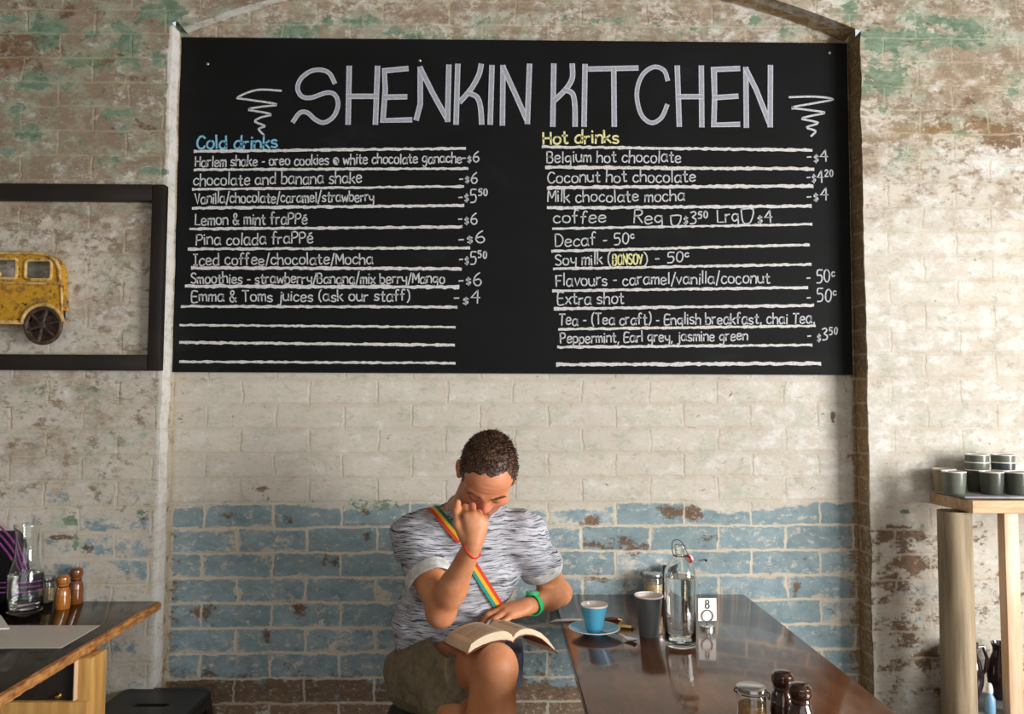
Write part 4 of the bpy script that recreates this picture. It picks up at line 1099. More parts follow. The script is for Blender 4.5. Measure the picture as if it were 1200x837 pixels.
holes = [rrect_px(31, 305.5, 62, 328, 5), rrect_px(-10, 304, 21.5, 326.5, 3), rrect_px(-52, 304, -20, 326.5, 3)]
panel_with_holes(outl, holes, -.052, -.046).build('side_panel', yel, o, smooth=False)
pts = [bq(-112, 378), bq(-112, 340), bq(-104, 334), bq(-80, 331), bq(-78, 304), bq(-70, 297), bq(40, 296), bq(56, 298), bq(66, 304), bq(71, 314), bq(73, 350), bq(73.5, 362)]
sh_ = MB()
for (a, c1), (b_, c2) in zip(pts[:-1], pts[1:]):
    sh_.add([(a, -.046, c1), (b_, -.046, c2), (b_, -.004, c2), (a, -.004, c1), (a, -.046, c1 - .004), (b_, -.046, c2 - .004), (b_, -.004, c2 - .004), (a, -.004, c1 - .004)], [(0, 1, 2, 3), (7, 6, 5, 4), (0, 4, 5, 1), (1, 5, 6, 2), (2, 6, 7, 3), (3, 7, 4, 0)])
sh_.build('roof_and_ends', yel, o, smooth=False)
A_, B_ = bq(-78, 376), bq(70, 334)
MB().box((A_[0], -.006, A_[1]), (B_[0], -.002, B_[1])).build('back_plate', dark_in, o)
def strip(pts, y, r, closed=False): return MB().tube([(a, y, b_) for a, b_ in pts], r, 8, closed=closed)
for x0, y0, x1, y1, r in ((31, 305.5, 62, 328, 5), (-10, 304, 21.5, 326.5, 3), (-52, 304, -20, 326.5, 3)):
    strip(rrect_px(x0, y0, x1, y1, r), -.053, .0055, True).build('window_surround', trim_y, o)
strip([bq(-76, 300), bq(-68, 298), bq(40, 297), bq(57, 299.5), bq(67, 306), bq(71, 316), bq(72, 331)], -.053, .006).build('roof_edge', trim_y, o)
strip([bq(-112, 333.5), bq(-20, 332), bq(73, 333)], -.053, .004).build('waist_moulding', trim_y, o)
strip([bq(72.5, 331), bq(73.5, 350), bq(74.5, 374)], -.052, .004).build('corner_bead', trim_y, o)
for cx in (52, -62):
    strip(arcpx(cx, 382, 24.5, 8, 172), -.056, .0065).build('fender', trim_y, o)
    c0 = bq(cx, 382); R_ = 22.5 / 347
    wh = MB(); wh.tube([(c0[0] + R_ * .90 * math.cos(q), -.052, c0[1] + R_ * .90 * math.sin(q)) for q in [2 * PI * k / 36 for k in range(36)]], R_ * .115, 10, closed=True)
    whl = wh.build('wheel', wheel_m, o)
    MB().lathe([(0, -.012), (R_ * .82, -.012), (R_ * .82, -.009), (0, -.009)], 36, (c0[0], -.048, c0[1]), 'y').build('wheel_disc', wheel_m, whl)
    for k in range(6):
        q = 2 * PI * k / 6 + .3
        MB().tube([(c0[0] + R_ * .12 * math.cos(q), -.056, c0[1] + R_ * .12 * math.sin(q)), (c0[0] + R_ * .86 * math.cos(q), -.054, c0[1] + R_ * .86 * math.sin(q))], [R_ * .07, R_ * .085], 8).build('spoke', wheel_m, whl)
    MB().lathe([(0, -.002), (R_ * .2, -.002), (R_ * .2, .010), (R_ * .1, .014), (0, .014)], 20, (c0[0], -.050, c0[1]), 'y').build('hub', wheel_m, whl)
lp = bq(1, 322)
MB().lathe([(0, 0), (.008, 0), (.011, .006), (.009, .012), (0, .014)], 20, (lp[0], -.053, lp[1]), 'y').build('lamp', trim_y, o)
sill0, sill1 = bq(-40, 380), bq(30, 376)
MB().box((sill0[0], -.056, sill0[1]), (sill1[0], -.01, sill1[1]), .001).build('running_board', trim_y, o)

# ------------------------------------------------------------------ high shelf table on the right with stacked cups
SZ = at(1075, 576.5, YF).z
fl = on(1140, 587, SZ)
sx0 = fl.x
o = thing('bar_table', 'tall narrow pale oak bar table on a round timber pole against the right wall', 'table', (sx0 + .30, (fl.y + YF) / 2, 0))
dd = (YF - .004 - fl.y) / 2
MB().box((-.30, -dd, SZ - .040), (.52, dd, SZ), .003).build('tabletop', oak_m, o)
lY = fl.y + .075
pl, pr = at(1103, 720, lY), at(1140, 720, lY)
rr_ = (pr.x - pl.x) / 2
MB().lathe([(rr_, 0), (rr_ * .995, .3), (rr_ * 1.0, .7), (rr_ * .985, SZ - .041)], 48, ((pl.x + pr.x) / 2 - o.location.x, lY - o.location.y, 0)).build('leg', log_m, o)
lY2 = fl.y + .012
ql, qm, qr = at(1172, 720, lY2 + .05), at(1180.5, 720, lY2), at(1197, 720, lY2)
MB().box((qm.x - o.location.x, lY2 - o.location.y, 0), (qr.x - o.location.x, lY2 + .038 - o.location.y, SZ - .041), .002).build('leg', oakv_m, o)
MB().lathe([(rr_, 0), (rr_, SZ - .041)], 40, (.44, lY - o.location.y, 0)).build('leg', log_m, o)
tray_m = noisy('grey_slate', lin(128, 128, 132), lin(160, 160, 164), (20, 20, 20), .5, 4)
tc = on(1150, 579, SZ)
o = thing('slate_tray', 'flat grey slate tray carrying the stacked green cups', 'tray', (tc.x + .012, YF - .130, SZ), -.03)
MB().box((-.165, -.104, .004), (.22, .092, .011), .002).build('slab', tray_m, o)
for a in (-.13, .18):
    for b_ in (-.07, .065): MB().lathe([(0, 0), (.008, 0), (.008, .0042), (0, .0042)], 14, (a, b_, 0)).build('foot', blackr_m, o)
g1 = mat('sage_green_glaze', lin(100, 106, 94), .3, coat=.3); g2 = mat('dark_olive_glaze', lin(66, 70, 60), .3, coat=.3); g3 = mat('beige_glaze', lin(156, 140, 112), .35, coat=.3); g4 = mat('slate_blue_glaze', lin(58, 66, 72), .3, coat=.3)
def cup(label, x_, y_, z_, m, group=None):
    c = thing('tumbler_cup', label, 'cup', (x_, y_, z_), 0, group)
    MB().lathe([(0, .003), (.026, .001), (.029, 0), (.031, .004), (.0345, .035), (.0365, .0705), (.0352, .0705), (.0335, .036), (.028, .0075), (0, .006)], 44).build('body', m, c)
    MB().lathe([(.0352, .0700), (.0368, .0706), (.0370, .0728), (.0360, .0740), (.0348, .0728), (.0346, .0704)], 44).build('rim', cer_w, c)
    return c
TZT = SZ + .0112
yy = lambda d: YF - d
ckey = [('sage green cup at the left front corner of the slate tray', 1118, .160, g1), ('dark olive cup second from the left in the front row on the tray', 1162, .166, g2), ('dark olive cup at the right end of the front row at the photo edge', 1191, .172, g2)]
for lb, px, d, m in ckey:
    p = at(px, 562, yy(d)); cup(lb, p.x, yy(d), TZT, m, 'green cups on the slate tray')
def nest(px, d, specs):
    p = at(px, 562, yy(d))
    for k, (lb, m) in enumerate(specs): cup(lb, p.x, yy(d), TZT + .0255 * k + (.0 if k == 0 else .0), m, 'green cups on the slate tray')
nest(1145.5, .085, [('lowest cup of the left stack at the back of the tray', g2), ('middle cup of the left stack at the back of the tray', g1), ('sage cup crowning the left stack at the back of the tray', g1)])
nest(1176, .088, [('lowest cup of the right stack at the back of the tray', g2), ('slate-blue middle cup of the right stack at the back of the tray', g4), ('sage cup crowning the right stack at the back of the tray', g1)])
nest(1107, .060, [('beige cup behind the left front green cup by the wall', g3)])

# ------------------------------------------------------------------ things stored low under the bar table
low_m = noisy('grey_laminate', lin(120, 120, 124), lin(140, 140, 144), (10, 10, 10), .4, 3)
zl = .44
cxl = at(1158, 812, YF - .12).x
o = thing('low_crate_stand', 'low grey-topped stand beneath the bar table', 'stand', (cxl + .03, YF - .14, 0))
MB().box((-.12, -.11, zl - .02), (.22, .12, zl), .002).build('top_board', low_m, o)
for a in (-.11, .19):
    for b_ in (-.10, .09): MB().box((a, b_, 0), (a + .02, b_ + .02, zl - .0205), .001).build('leg', black_m, o)
MB().box((-.09, -.06, .10), (.19, .10, zl - .03), .01).build('drawer', black_m, o)
pot_m = noisy('glossy_dark_plum_glaze', lin(34, 24, 26), lin(58, 42, 44), (10, 10, 10), .15, 3, coat=.6)
def vase(label, x_, y_, s):
    v = thing('dark_jug', label, 'jug', (x_, y_, zl + .0005))
    MB().lathe([(0, .002), (.035 * s, 0), (.042 * s, .005), (.060 * s, .05), (.062 * s, .08), (.050 * s, .125), (.036 * s, .150), (.036 * s, .165), (.044 * s, .182), (.040 * s, .182), (.032 * s, .165), (.032 * s, .150), (.045 * s, .124), (.056 * s, .08), (.05 * s, .03), (0, .01)], 40).build('body', pot_m, v)
    MB().tube([(.036 * s, 0, .165), (.070 * s, 0, .170), (.088 * s, 0, .13), (.078 * s, 0, .09), (.058 * s, 0, .075)], .006, 10).build('handle', pot_m, v)
pv = at(1149, 800, YF - .10)
vase('glossy dark plum jug just right of the round pole under the bar table', pv.x - .022, YF - .075, .70)
vase('glossy dark plum jug left of the square post under the bar table', pv.x + .084, YF - .080, .70)
pb = at(1157, 800, YF - .19)
o = thing('spray_bottle', 'small white and blue bottle in front of the dark jugs under the bar table', 'bottle', (pb.x, YF - .20, zl + .0005))
MB().lathe([(0, 0), (.015, 0), (.016, .004), (.016, .045), (.009, .058), (.007, .062), (0, .062)], 24).build('body', mat('blue_plastic', lin(120, 160, 190), .3), o)
MB().lathe([(0, .0622), (.010, .0622), (.011, .07), (.009, .085), (.006, .092), (0, .092)], 24).build('cap', cer_w, o)
# ------------------------------------------------------------------ the reading man: smooth signed-distance sculpting
class Field:
    def __init__(self, lo, hi, h):
        self.lo, self.h = np.array(lo, float), h
        self.n = np.ceil((np.array(hi) - self.lo) / h).astype(int) + 1
        self.a = np.full(self.n, 1.0, np.float32)
    def region(self, lo, hi, pad):
        i0 = np.clip(np.floor((np.array(lo) - pad - self.lo) / self.h).astype(int), 0, self.n)
        i1 = np.clip(np.ceil((np.array(hi) + pad - self.lo) / self.h).astype(int) + 1, 0, self.n)
        sl = tuple(slice(a, b) for a, b in zip(i0, i1))
        ax = [self.lo[k] + self.h * np.arange(i0[k], i1[k]) for k in range(3)]
        return sl, np.stack(np.meshgrid(*ax, indexing='ij'), -1).astype(np.float32)
    def put(self, fn, lo, hi, k=0.0, op='u', pad=0.03):
        sl, P = self.region(lo, hi, pad + k)
        if P.size == 0: return
        d = fn(P)
        a = self.a[sl]
        if op == 's': d, a = d, -a
        if k > 0:
            t = np.clip(.5 + .5 * (a - d) / k, 0, 1)
            r = a * (1 - t) + d * t - k * t * (1 - t)
        else:
            r = np.minimum(a, d)
        if op == 's': r = -r
        self.a[sl] = r
    def cap(self, a, b, r1, r2, k=0.02, op='u', cut=None):
        a, b = np.array(a, float), np.array(b, float)
        def fn(P):
            ab = b - a
            t = np.clip(((P - a) @ ab) / (ab @ ab), 0, 1)
            d = np.linalg.norm(P - a - t[..., None] * ab, axis=-1) - (r1 + (r2 - r1) * t)
            if cut is not None:
                for p, nrm in cut:
                    d = np.maximum(d, (P - np.array(p)) @ np.array(nrm))
            return d
        r = max(r1, r2)
        self.put(fn, np.minimum(a, b) - r, np.maximum(a, b) + r, k, op)
    def ell(self, c, r, M=None, k=0.02, op='u', cut=None):
        c, r = np.array(c, float), np.array(r, float)
        M_ = np.eye(3) if M is None else np.array(M)
        def fn(P):
            q = (P - c) @ M_
            k0 = np.linalg.norm(q / r, axis=-1); k1 = np.linalg.norm(q / (r * r), axis=-1) + 1e-9
            d = k0 * (k0 - 1) / k1
            if cut is not None:
                for p, nrm in cut: d = np.maximum(d, (P - np.array(p)) @ np.array(nrm))
            return d
        R = np.max(r)
        self.put(fn, c - R, c + R, k, op)
    def sample(self, P):
        q = (np.asarray(P) - self.lo) / self.h
        i = np.clip(np.floor(q).astype(int), 0, self.n - 2); f = q - i
        out = 0
        for dx in (0, 1):
            for dy in (0, 1):
                for dz in (0, 1):
                    w = (f[..., 0] if dx else 1 - f[..., 0]) * (f[..., 1] if dy else 1 - f[..., 1]) * (f[..., 2] if dz else 1 - f[..., 2])
                    out = out + w * self.a[i[..., 0] + dx, i[..., 1] + dy, i[..., 2] + dz]
        return out
    def grad(self, P):
        e = self.h
        g = np.stack([self.sample(P + np.eye(3)[k] * e) - self.sample(P - np.eye(3)[k] * e) for k in range(3)], -1)
        return g / (np.linalg.norm(g, axis=-1, keepdims=True) + 1e-9)
    def surf(self):
        v = self.a; s = v < 0
        n = np.array(v.shape) - 1
        cnt = np.zeros(n, np.int8)
        for dx in (0, 1):
            for dy in (0, 1):
                for dz in (0, 1):
                    cnt += s[dx:dx + n[0], dy:dy + n[1], dz:dz + n[2]]
        act = np.argwhere((cnt > 0) & (cnt < 8))
        idm = np.full(n, -1, np.int32); idm[tuple(act.T)] = np.arange(len(act))
        acc = np.zeros((len(act), 3)); num = np.zeros(len(act))
        C = [(a, b, c) for a in (0, 1) for b in (0, 1) for c in (0, 1)]
        for p in C:
            for ax in range(3):
                if p[ax]: continue
                q = list(p); q[ax] = 1
                va = v[tuple((act + p).T)]; vb = v[tuple((act + q).T)]
                m = (va < 0) != (vb < 0)
                t = np.where(m, va / np.where(m, va - vb, 1), 0)
                pos = np.array(p, float)[None] + np.zeros((len(act), 3)); pos[:, ax] = t
                acc += pos * m[:, None]; num += m
        V = self.lo + self.h * (act + acc / num[:, None])
        Fs = []
        for ax in range(3):
            b, c = (ax + 1) % 3, (ax + 2) % 3
            sa = np.take(s, range(v.shape[ax] - 1), ax); sb = np.take(s, range(1, v.shape[ax]), ax)
            e = np.argwhere(sa != sb)
            e = e[(e[:, b] > 0) & (e[:, c] > 0) & (e[:, b] < n[b]) & (e[:, c] < n[c])]
            ob, oc = np.eye(3, dtype=int)[b], np.eye(3, dtype=int)[c]
            q = np.stack([idm[tuple((e - ob - oc).T)], idm[tuple((e - oc).T)], idm[tuple(e.T)], idm[tuple((e - ob).T)]], -1)
            flip = ~sa[tuple(e.T)]
            q[flip] = q[flip][:, ::-1]
            Fs.append(q)
        return V, np.concatenate(Fs)

def relax(V, F, it=1, lam=.5):
    for _ in range(it):
        acc = np.zeros_like(V); num = np.zeros(len(V))
        for a, b in ((0, 1), (1, 2), (2, 3), (3, 0)):
            np.add.at(acc, F[:, a], V[F[:, b]]); np.add.at(acc, F[:, b], V[F[:, a]])
            np.add.at(num, F[:, a], 1); np.add.at(num, F[:, b], 1)
        V = V + lam * (acc / np.maximum(num, 1)[:, None] - V)
    return V

def np_mesh(name, V, F, m, parent, attrs=None):
    me = bpy.data.meshes.new(name)
    me.vertices.add(len(V)); me.vertices.foreach_set('co', np.asarray(V, np.float32).ravel())
    me.loops.add(F.size); me.loops.foreach_set('vertex_index', F.astype(np.int32).ravel())
    me.polygons.add(len(F)); me.polygons.foreach_set('loop_start', np.arange(0, F.size, 4, dtype=np.int32))
    me.update(calc_edges=True); me.validate()
    me.polygons.foreach_set('use_smooth', [True] * len(me.polygons))
    for k, a in (attrs or {}).items():
        at_ = me.attributes.new(k, 'FLOAT', 'POINT'); at_.data.foreach_set('value', np.asarray(a, np.float32))
    me.materials.append(m)
    return link(bpy.data.objects.new(name, me), parent)

def keep_largest(V, F):
    lab = np.arange(len(V))
    while True:
        m = lab[F].min(1); new = lab.copy()
        for k in range(4): np.minimum.at(new, F[:, k], m)
        new = new[new]
        if (new == lab).all(): break
        lab = new
    u, c = np.unique(lab, return_counts=True)
    if len(u) == 1: return V, F
    ok = lab == u[np.argmax(c)]
    idx = np.cumsum(ok) - 1
    F = F[ok[F].all(1)]
    return V[ok], idx[F]

A3 = lambda *p: np.array(p, float)
unit = lambda v: np.asarray(v, float) / np.linalg.norm(v)
# ---- joints, in metres (R = his right, at the left of the photo)
PELV, CHEST = A3(-.155, -.29, .575), A3(-.105, -.385, .93)
NECK = A3(-.085, -.445, 1.085)
SR, ER, WR = A3(-.246, -.42, 1.008), A3(-.158, -.595, .832), A3(-.068, -.700, 1.034)
SL, EL, WL = A3(.072, -.41, 1.010), A3(.198, -.225, .796), A3(.096, -.425, .806)
HR, KR, AR = A3(-.235, -.30, .575), A3(-.006, -.690, .716), A3(-.055, -.745, .30)
HL, KL, AL = A3(-.075, -.27, .555), A3(-.112, -.585, .560), A3(-.03, -.52, .10)
HEAD = A3(-.032, -.580, 1.212)
_p, _rl, _yw = math.radians(50), math.radians(7), math.radians(5)
HM = (Matrix.Rotation(_rl, 3, 'Y') @ Matrix.Rotation(_yw, 3, 'Z') @ Matrix.Rotation(_p, 3, 'X'))
# local head axes: x to his left (photo right), y out of the back of the head, z up
HMn = np.array(HM)
def hp(x, f, u): return HEAD + HMn @ A3(x, -f, u)
def hr(M=None): return HMn if M is None else HMn @ np.array(M)

LO, HI, HB = (-.37, -.90, .02), (.28, -.10, 1.37), .0045
B = Field(LO, HI, HB)
# torso
B.ell(PELV, (.150, .105, .105), k=.03)
B.ell((-.160, -.315, .72), (.145, .100, .15), k=.05)
Mc = np.array(Matrix.Rotation(math.radians(22), 3, 'X'))
B.ell(CHEST, (.158, .112, .18), Mc, k=.05)
B.cap(SR, SL, .056, .056, .05)
for s in (SR, SL): B.cap(NECK + A3(0, .01, .0), s + A3(0, .01, .004), .050, .046, .04)
# legs
for Hh, Kk in ((HR, KR), (HL, KL)): B.cap(Hh, Kk, .090, .058, .03)
B.ell(KR + A3(.002, -.014, .006), (.047, .047, .050), k=.02)                       # knee cap
B.cap(KR + A3(.006, -.012, -.02), A3(.004, -.748, .50), .050, .043, .02)               # shin
B.cap(A3(.004, -.748, .50), AR, .043, .034, .02)
B.cap(KR + A3(-.030, .0, -.06), A3(-.048, -.712, .52), .038, .052, .03)                # calf
B.cap(A3(-.048, -.712, .52), AR + A3(0, .02, .04), .052, .032, .03)
B.cap(KR + A3(.022, -.045, -.045), KR + A3(.018, -.045, -.10), .012, .012, .02)         # tendon below the knee cap
B.cap(AR, AR + A3(.01, -.12, -.07), .034, .024, .02)
L2 = Field(LO, HI, HB)
L2.cap(HL, KL, .085, .060, .03); L2.ell(KL + A3(0, -.012, .008), (.050, .046, .05), k=.02)
L2.cap(KL + A3(0, -.008, -.02), AL, .052, .036, .02); L2.cap(KL + A3(0, .02, -.10), KL + A3(.02, .03, -.2), .045, .050, .03)
L2.cap(AL, AL + A3(0, -.14, -.045), .034, .026, .02)
B.a = np.minimum(B.a, L2.a); del L2
# arms
def arm(F, S, E, Wr, k=.02):
    F.cap(S, E, .055, .039, .03)
    mid = S + .45 * (E - S)
    F.ell(mid, (.047, .047, .080), np.array(Vector(E - S).to_track_quat('Z', 'Y').to_matrix()), k=.03)
    F.ell(S, (.060, .058, .062), k=.03)
    F.cap(E, E + .40 * (Wr - E), .035, .038, .025)
    F.cap(E + .3 * (Wr - E), Wr, .039, .025, .02)
    F.ell(E - .012 * unit(Wr - E) , (.030, .030, .030), k=.02)
arm(B, SR, ER, WR); arm(B, SL, EL, WL)
# neck and head
B.cap(NECK, hp(0, -.035, -.055), .060, .056, .02)
Hd = Field(HEAD - .19, HEAD + .17, .003)
Hd.ell(hp(0, -.012, .028), (.0755, .097, .083), hr(), k=.0)
Hd.ell(hp(0, .028, -.030), (.060, .064, .085), hr(), k=.02)
Hd.ell(hp(0, .040, .040), (.062, .050, .048), hr(), k=.02)
Hd.ell(hp(0, .036, -.078), (.050, .046, .040), hr(), k=.02)
Hd.ell(hp(0, .072, -.105), (.022, .018, .018), hr(), k=.02)
for s in (-1, 1):
    Hd.cap(hp(s * .012, .086, .016), hp(s * .045, .072, .020), .0105, .010, .014)     # brow ridge
    Hd.ell(hp(s * .046, .056, -.026), (.022, .022, .018), hr(), k=.018)               # cheekbone
    Hd.ell(hp(s * .031, .104, .001), (.020, .017, .0125), hr(), k=.014, op='s')         # eye socket
    Hd.ell(hp(s * .031, .0745, -.001), (.0145, .0135, .0125), hr(), k=.004)             # lidded eye
Hd.cap(hp(0, .086, .012), hp(0, .102, -.025), .0085, .0115, .010)                      # nose
for s in (-1, 1): Hd.ell(hp(s * .012, .092, -.030), (.0085, .012, .0085), hr(), k=.006)
Hd.cap(hp(-.018, .086, -.066), hp(.018, .086, -.066), .0065, .0065, .008)
Hd.cap(hp(-.016, .086, -.076), hp(.016, .086, -.076), .0075, .0075, .006)
for s in (-1, 1): Hd.cap(hp(s * .006, .098, .030), hp(s * .004, .101, .016), .0022, .0022, .006, op='s')  # frown
for zz in (.040, .052, .064): Hd.cap(hp(-.030, .094 - (zz - .04) * .35, zz), hp(.030, .094 - (zz - .04) * .35, zz - .002), .0013, .0013, .006, op='s')
for s in (-1, 1):
    Me = np.array(Matrix.Rotation(s * math.radians(-22), 3, 'Z') @ Matrix.Rotation(math.radians(8), 3, 'X'))
    eo = 0 if s < 0 else -.009                                                        # the far ear lies closer
    Hd.ell(hp(s * (.081 + eo), -.014, -.002), (.0085, .021, .033), hr(Me), k=.006)             # ear
    Hd.ell(hp(s * (.090 + eo), -.008, .002), (.008, .012, .020), hr(Me), k=.004, op='s')
    Hd.ell(hp(s * .078, -.004, -.024), (.008, .010, .012), hr(), k=.006)
Hd.cap(hp(0, -.035, -.045), NECK, .056, .060, .02)
# hands, each a field of its own so the fingers stay apart
def finger(F, pts, rs, k=.004):
    for a, b, r1, r2 in zip(pts[:-1], pts[1:], rs[:-1], rs[1:]): F.cap(a, b, r1, r2, k)
Hn = Field(A3(-.20, -.86, .92), A3(.06, -.56, 1.20), .003)
d = unit(A3(.01, .12, 1.0)); p = unit(A3(1.0, .12, -.06)); nb = unit(np.cross(d, p)); nb = nb if nb[1] < 0 else -nb   # nb: back of the hand, to the camera
K = [WR + d * .076 - p * .019 + nb * .006, WR + d * .078 - p * .001 + nb * .010, WR + d * .070 + p * .016 + nb * .008, WR + d * .060 + p * .031 + nb * .003]
for q, r in zip(K, (.0115, .0115, .011, .010)):
    Hn.cap(WR + (q - WR) * .12, q, .0165, r, .014)
Hn.ell(WR + d * .042 + p * .004, (.031, .017, .044), np.stack([p, nb, d], 1), k=.014)
Hn.cap(WR - unit(WR - ER) * .03, WR + d * .012, .0255, .0225, .015)
L3 = [(.040, .024, .019), (.044, .028, .020), (.040, .026, .019), (.032, .020, .017)]
for i, (q, ls) in enumerate(zip(K, L3)):
    v1 = unit(d * (.50 if i < 2 else .30) - nb * .75 + p * (.03 * (i - 1))); v2 = unit(-d * .55 - nb * .75); v3 = unit(-d * .95 + nb * .15)
    a = q + v1 * ls[0]; b = a + v2 * ls[1]; c = b + v3 * ls[2]
    finger(Hn, [q, a, b, c], [.0108, .0098, .0088, .0078] if i < 3 else [.0095, .0085, .0078, .007])
t0 = WR + d * .018 - p * .022 - nb * .004; t1 = t0 + unit(d * 1.0 - p * .55 - nb * .1) * .040; t2 = t1 + unit(d * 1.0 - p * .10 - nb * .12) * .034; t3 = t2 + unit(d * 1.0 + p * .12 - nb * .3) * .026
finger(Hn, [t0, t1, t2, t3], [.016, .0125, .0105, .0088], .008)
H2 = Field(A3(-.11, -.56, .71), A3(.17, -.36, .88), .003)
d2 = unit(A3(-.93, -.30, -.16)); u2 = unit(A3(-.12, -.25, 1.0)); u2 = unit(u2 - d2 * (u2 @ d2)); q2 = np.cross(u2, d2); q2 = q2 if q2[1] < 0 else -q2  # q2: towards the little finger, nearest the camera
K2 = [WL + d2 * .080 - q2 * .026 + u2 * .004, WL + d2 * .084 - q2 * .006 + u2 * .009, WL + d2 * .078 + q2 * .013 + u2 * .008, WL + d2 * .068 + q2 * .030 + u2 * .002]
for q, r in zip(K2, (.0115, .0115, .011, .010)): H2.cap(WL + (q - WL) * .12, q, .0165, r, .014)
H2.ell(WL + d2 * .042 + q2 * .002, (.036, .016, .044), np.stack([q2, u2, d2], 1), k=.014)
H2.cap(WL - unit(WL - EL) * .03, WL + d2 * .012, .0255, .0225, .015)
for i, (q, ls) in enumerate(zip(K2, [(.042, .026, .021), (.046, .030, .022), (.042, .028, .021), (.033, .021, .019)])):
    sp_ = q2 * (.16 * (i - 1.3))
    v1 = unit(d2 * .93 - u2 * (.18 + .10 * (i > 1)) + sp_); v2 = unit(d2 * .66 - u2 * .74 + sp_); v3 = unit(d2 * .50 - u2 * .86 + sp_)
    a = q + v1 * ls[0]; b = a + v2 * ls[1]; c = b + v3 * ls[2]
    finger(H2, [q, a, b, c], [.0105, .0095, .0085, .0075] if i < 3 else [.0092, .0083, .0075, .0068])
t0 = WL + d2 * .02 - q2 * .024 - u2 * .002; t1 = t0 + unit(d2 * .75 - q2 * .55 - u2 * .25) * .042; t2 = t1 + unit(d2 * .9 - q2 * .15 - u2 * .3) * .034; t3 = t2 + unit(d2 * .95 - u2 * .25) * .026
finger(H2, [t0, t1, t2, t3], [.016, .0125, .0105, .0088], .008)
# bring the finer pieces into the body's grid
def merge(F, S, k=.0):
    sl, P = F.region(S.lo + S.h * 2, S.lo + S.h * (S.n - 3), 0)
    d_ = S.sample(P)
    a = F.a[sl]
    if k:
        t = np.clip(.5 + .5 * (a - d_) / k, 0, 1); F.a[sl] = a * (1 - t) + d_ * t - k * t * (1 - t)
    else: F.a[sl] = np.minimum(a, d_)
BODY_COARSE = B.a.copy()
fine = Field(LO, HI, .0034)
_ax = [fine.lo[k] + fine.h * np.arange(fine.n[k]) for k in range(3)]
for i0 in range(0, fine.n[0], 24):                                   # resample the body, slab by slab
    P = np.stack(np.meshgrid(_ax[0][i0:i0 + 24], _ax[1], _ax[2], indexing='ij'), -1).astype(np.float32)
    fine.a[i0:i0 + 24] = B.sample(P)
merge(fine, Hd, .010); merge(fine, Hn); merge(fine, H2)
V, F = fine.surf(); V, F = keep_largest(V, F)
V = relax(V, F, 1, .35)

skin_m = mat('tanned_skin', lin(198, 138, 104), .48, spec=.4, sss=.12)
nt = NT(skin_m); _c = coords(nt)
_n1 = nt.noise(_c, 22, 5, .6); _n2 = nt.noise(_c, 160, 3, .6)
_s = nt.mix(nt.ramp(_n1, [(.35, 0.0), (.7, 1.0)]), lin(190, 124, 84), lin(208, 146, 108))
_s = nt.mix(nt.new('ShaderNodeAttribute', {'attribute_name': 'flush'}).outputs['Fac'], _s, lin(204, 112, 90))
_s = nt.mix(nt.math('MULTIPLY', nt.new('ShaderNodeAttribute', {'attribute_name': 'tanned'}).outputs['Fac'], .8), _s, lin(176, 112, 66))
_s = nt.mix(nt.math('MULTIPLY', nt.new('ShaderNodeAttribute', {'attribute_name': 'stubble'}).outputs['Fac'], nt.ramp(_n2, [(.35, .25), (.65, .75)])), _s, lin(118, 88, 74))
nt.set(bsdf(skin_m), 'Base_Color', _s)
_b = nt.new('ShaderNodeBump', None, Strength=.12, Distance=.001, Height=_n2); nt.set(bsdf(skin_m), 'Normal', _b.outputs[0])
q = (V - HEAD) @ HMn; hx, hf, hu = q[:, 0], -q[:, 1], q[:, 2]
isH = np.linalg.norm(q, axis=1) < .16
g_ = lambda x0, f0, u0, s: np.exp(-(((np.abs(hx) - x0) ** 2 + (hf - f0) ** 2 + (hu - u0) ** 2) / s ** 2))
flush = isH * (.22 + .75 * g_(0, .100, -.028, .02) + .4 * g_(.045, .07, -.03, .025) + .35 * g_(.083, -.012, 0, .04)) + .3 * np.exp(-np.linalg.norm(V - ER, axis=1) ** 2 / .045 ** 2)
stub = isH * np.clip(g_(.035, .045, -.085, .05) + g_(0, .085, -.07, .03), 0, 1) * (hu < -.03)
tanned = np.clip((.78 - V[:, 2]) / .15, 0, 1) * (V[:, 1] < -.5) * .7
man = thing('person', 'man in a grey striped t-shirt and khaki shorts reading a book, chin on fist', 'person', (PELV[0], PELV[1], .451))
INV = Matrix.Translation((-PELV[0], -PELV[1], -.451))
def own(o, par=None):
    if par is None: o.parent = man; o.matrix_parent_inverse = INV
    else: o.parent = par
    return o
body = own(np_mesh('body', V, F, skin_m, None, dict(flush=flush, stubble=stub, tanned=tanned)))

# ---- shirt
T = Field((-.40, -.62, .58), (.24, -.12, 1.18), .0055)
HEM = [((0, 0, .640), (0, 0, -1))]
T.ell((-.158, -.300, .665), (.164, .118, .12), k=.0, cut=[((-.158, -.3, .652), unit((.05, -.10, -1)))])
T.ell((-.163, -.318, .73), (.165, .116, .15), k=.03, cut=[((-.158, -.3, .652), unit((.05, -.10, -1)))])
T.ell(CHEST + A3(0, 0, -.01), (.170, .124, .188), Mc, k=.05)
T.cap(SR, SL, .064, .064, .05)
for s in (SR, SL): T.cap(NECK + A3(0, .015, -.010), s + A3(0, .01, .000), .054, .054, .04)
CUFF = []
for S_, E_, tt in ((SR, ER, .60), (SL, EL, .50)):
    ax = unit(E_ - S_); e = S_ + tt * (E_ - S_)
    T.ell(S_ + A3(0, 0, -.008), (.068, .066, .068), k=.03)
    T.cap(S_, e + ax * .02, .069, .066, .025, cut=[(e, ax)])
    CUFF.append((e, ax))
T.ell(NECK + A3(.004, -.03, .045), (.066, .062, .070), k=.012, op='s')
V, F = T.surf(); V, F = keep_largest(V, F)
nrm = T.grad(V)
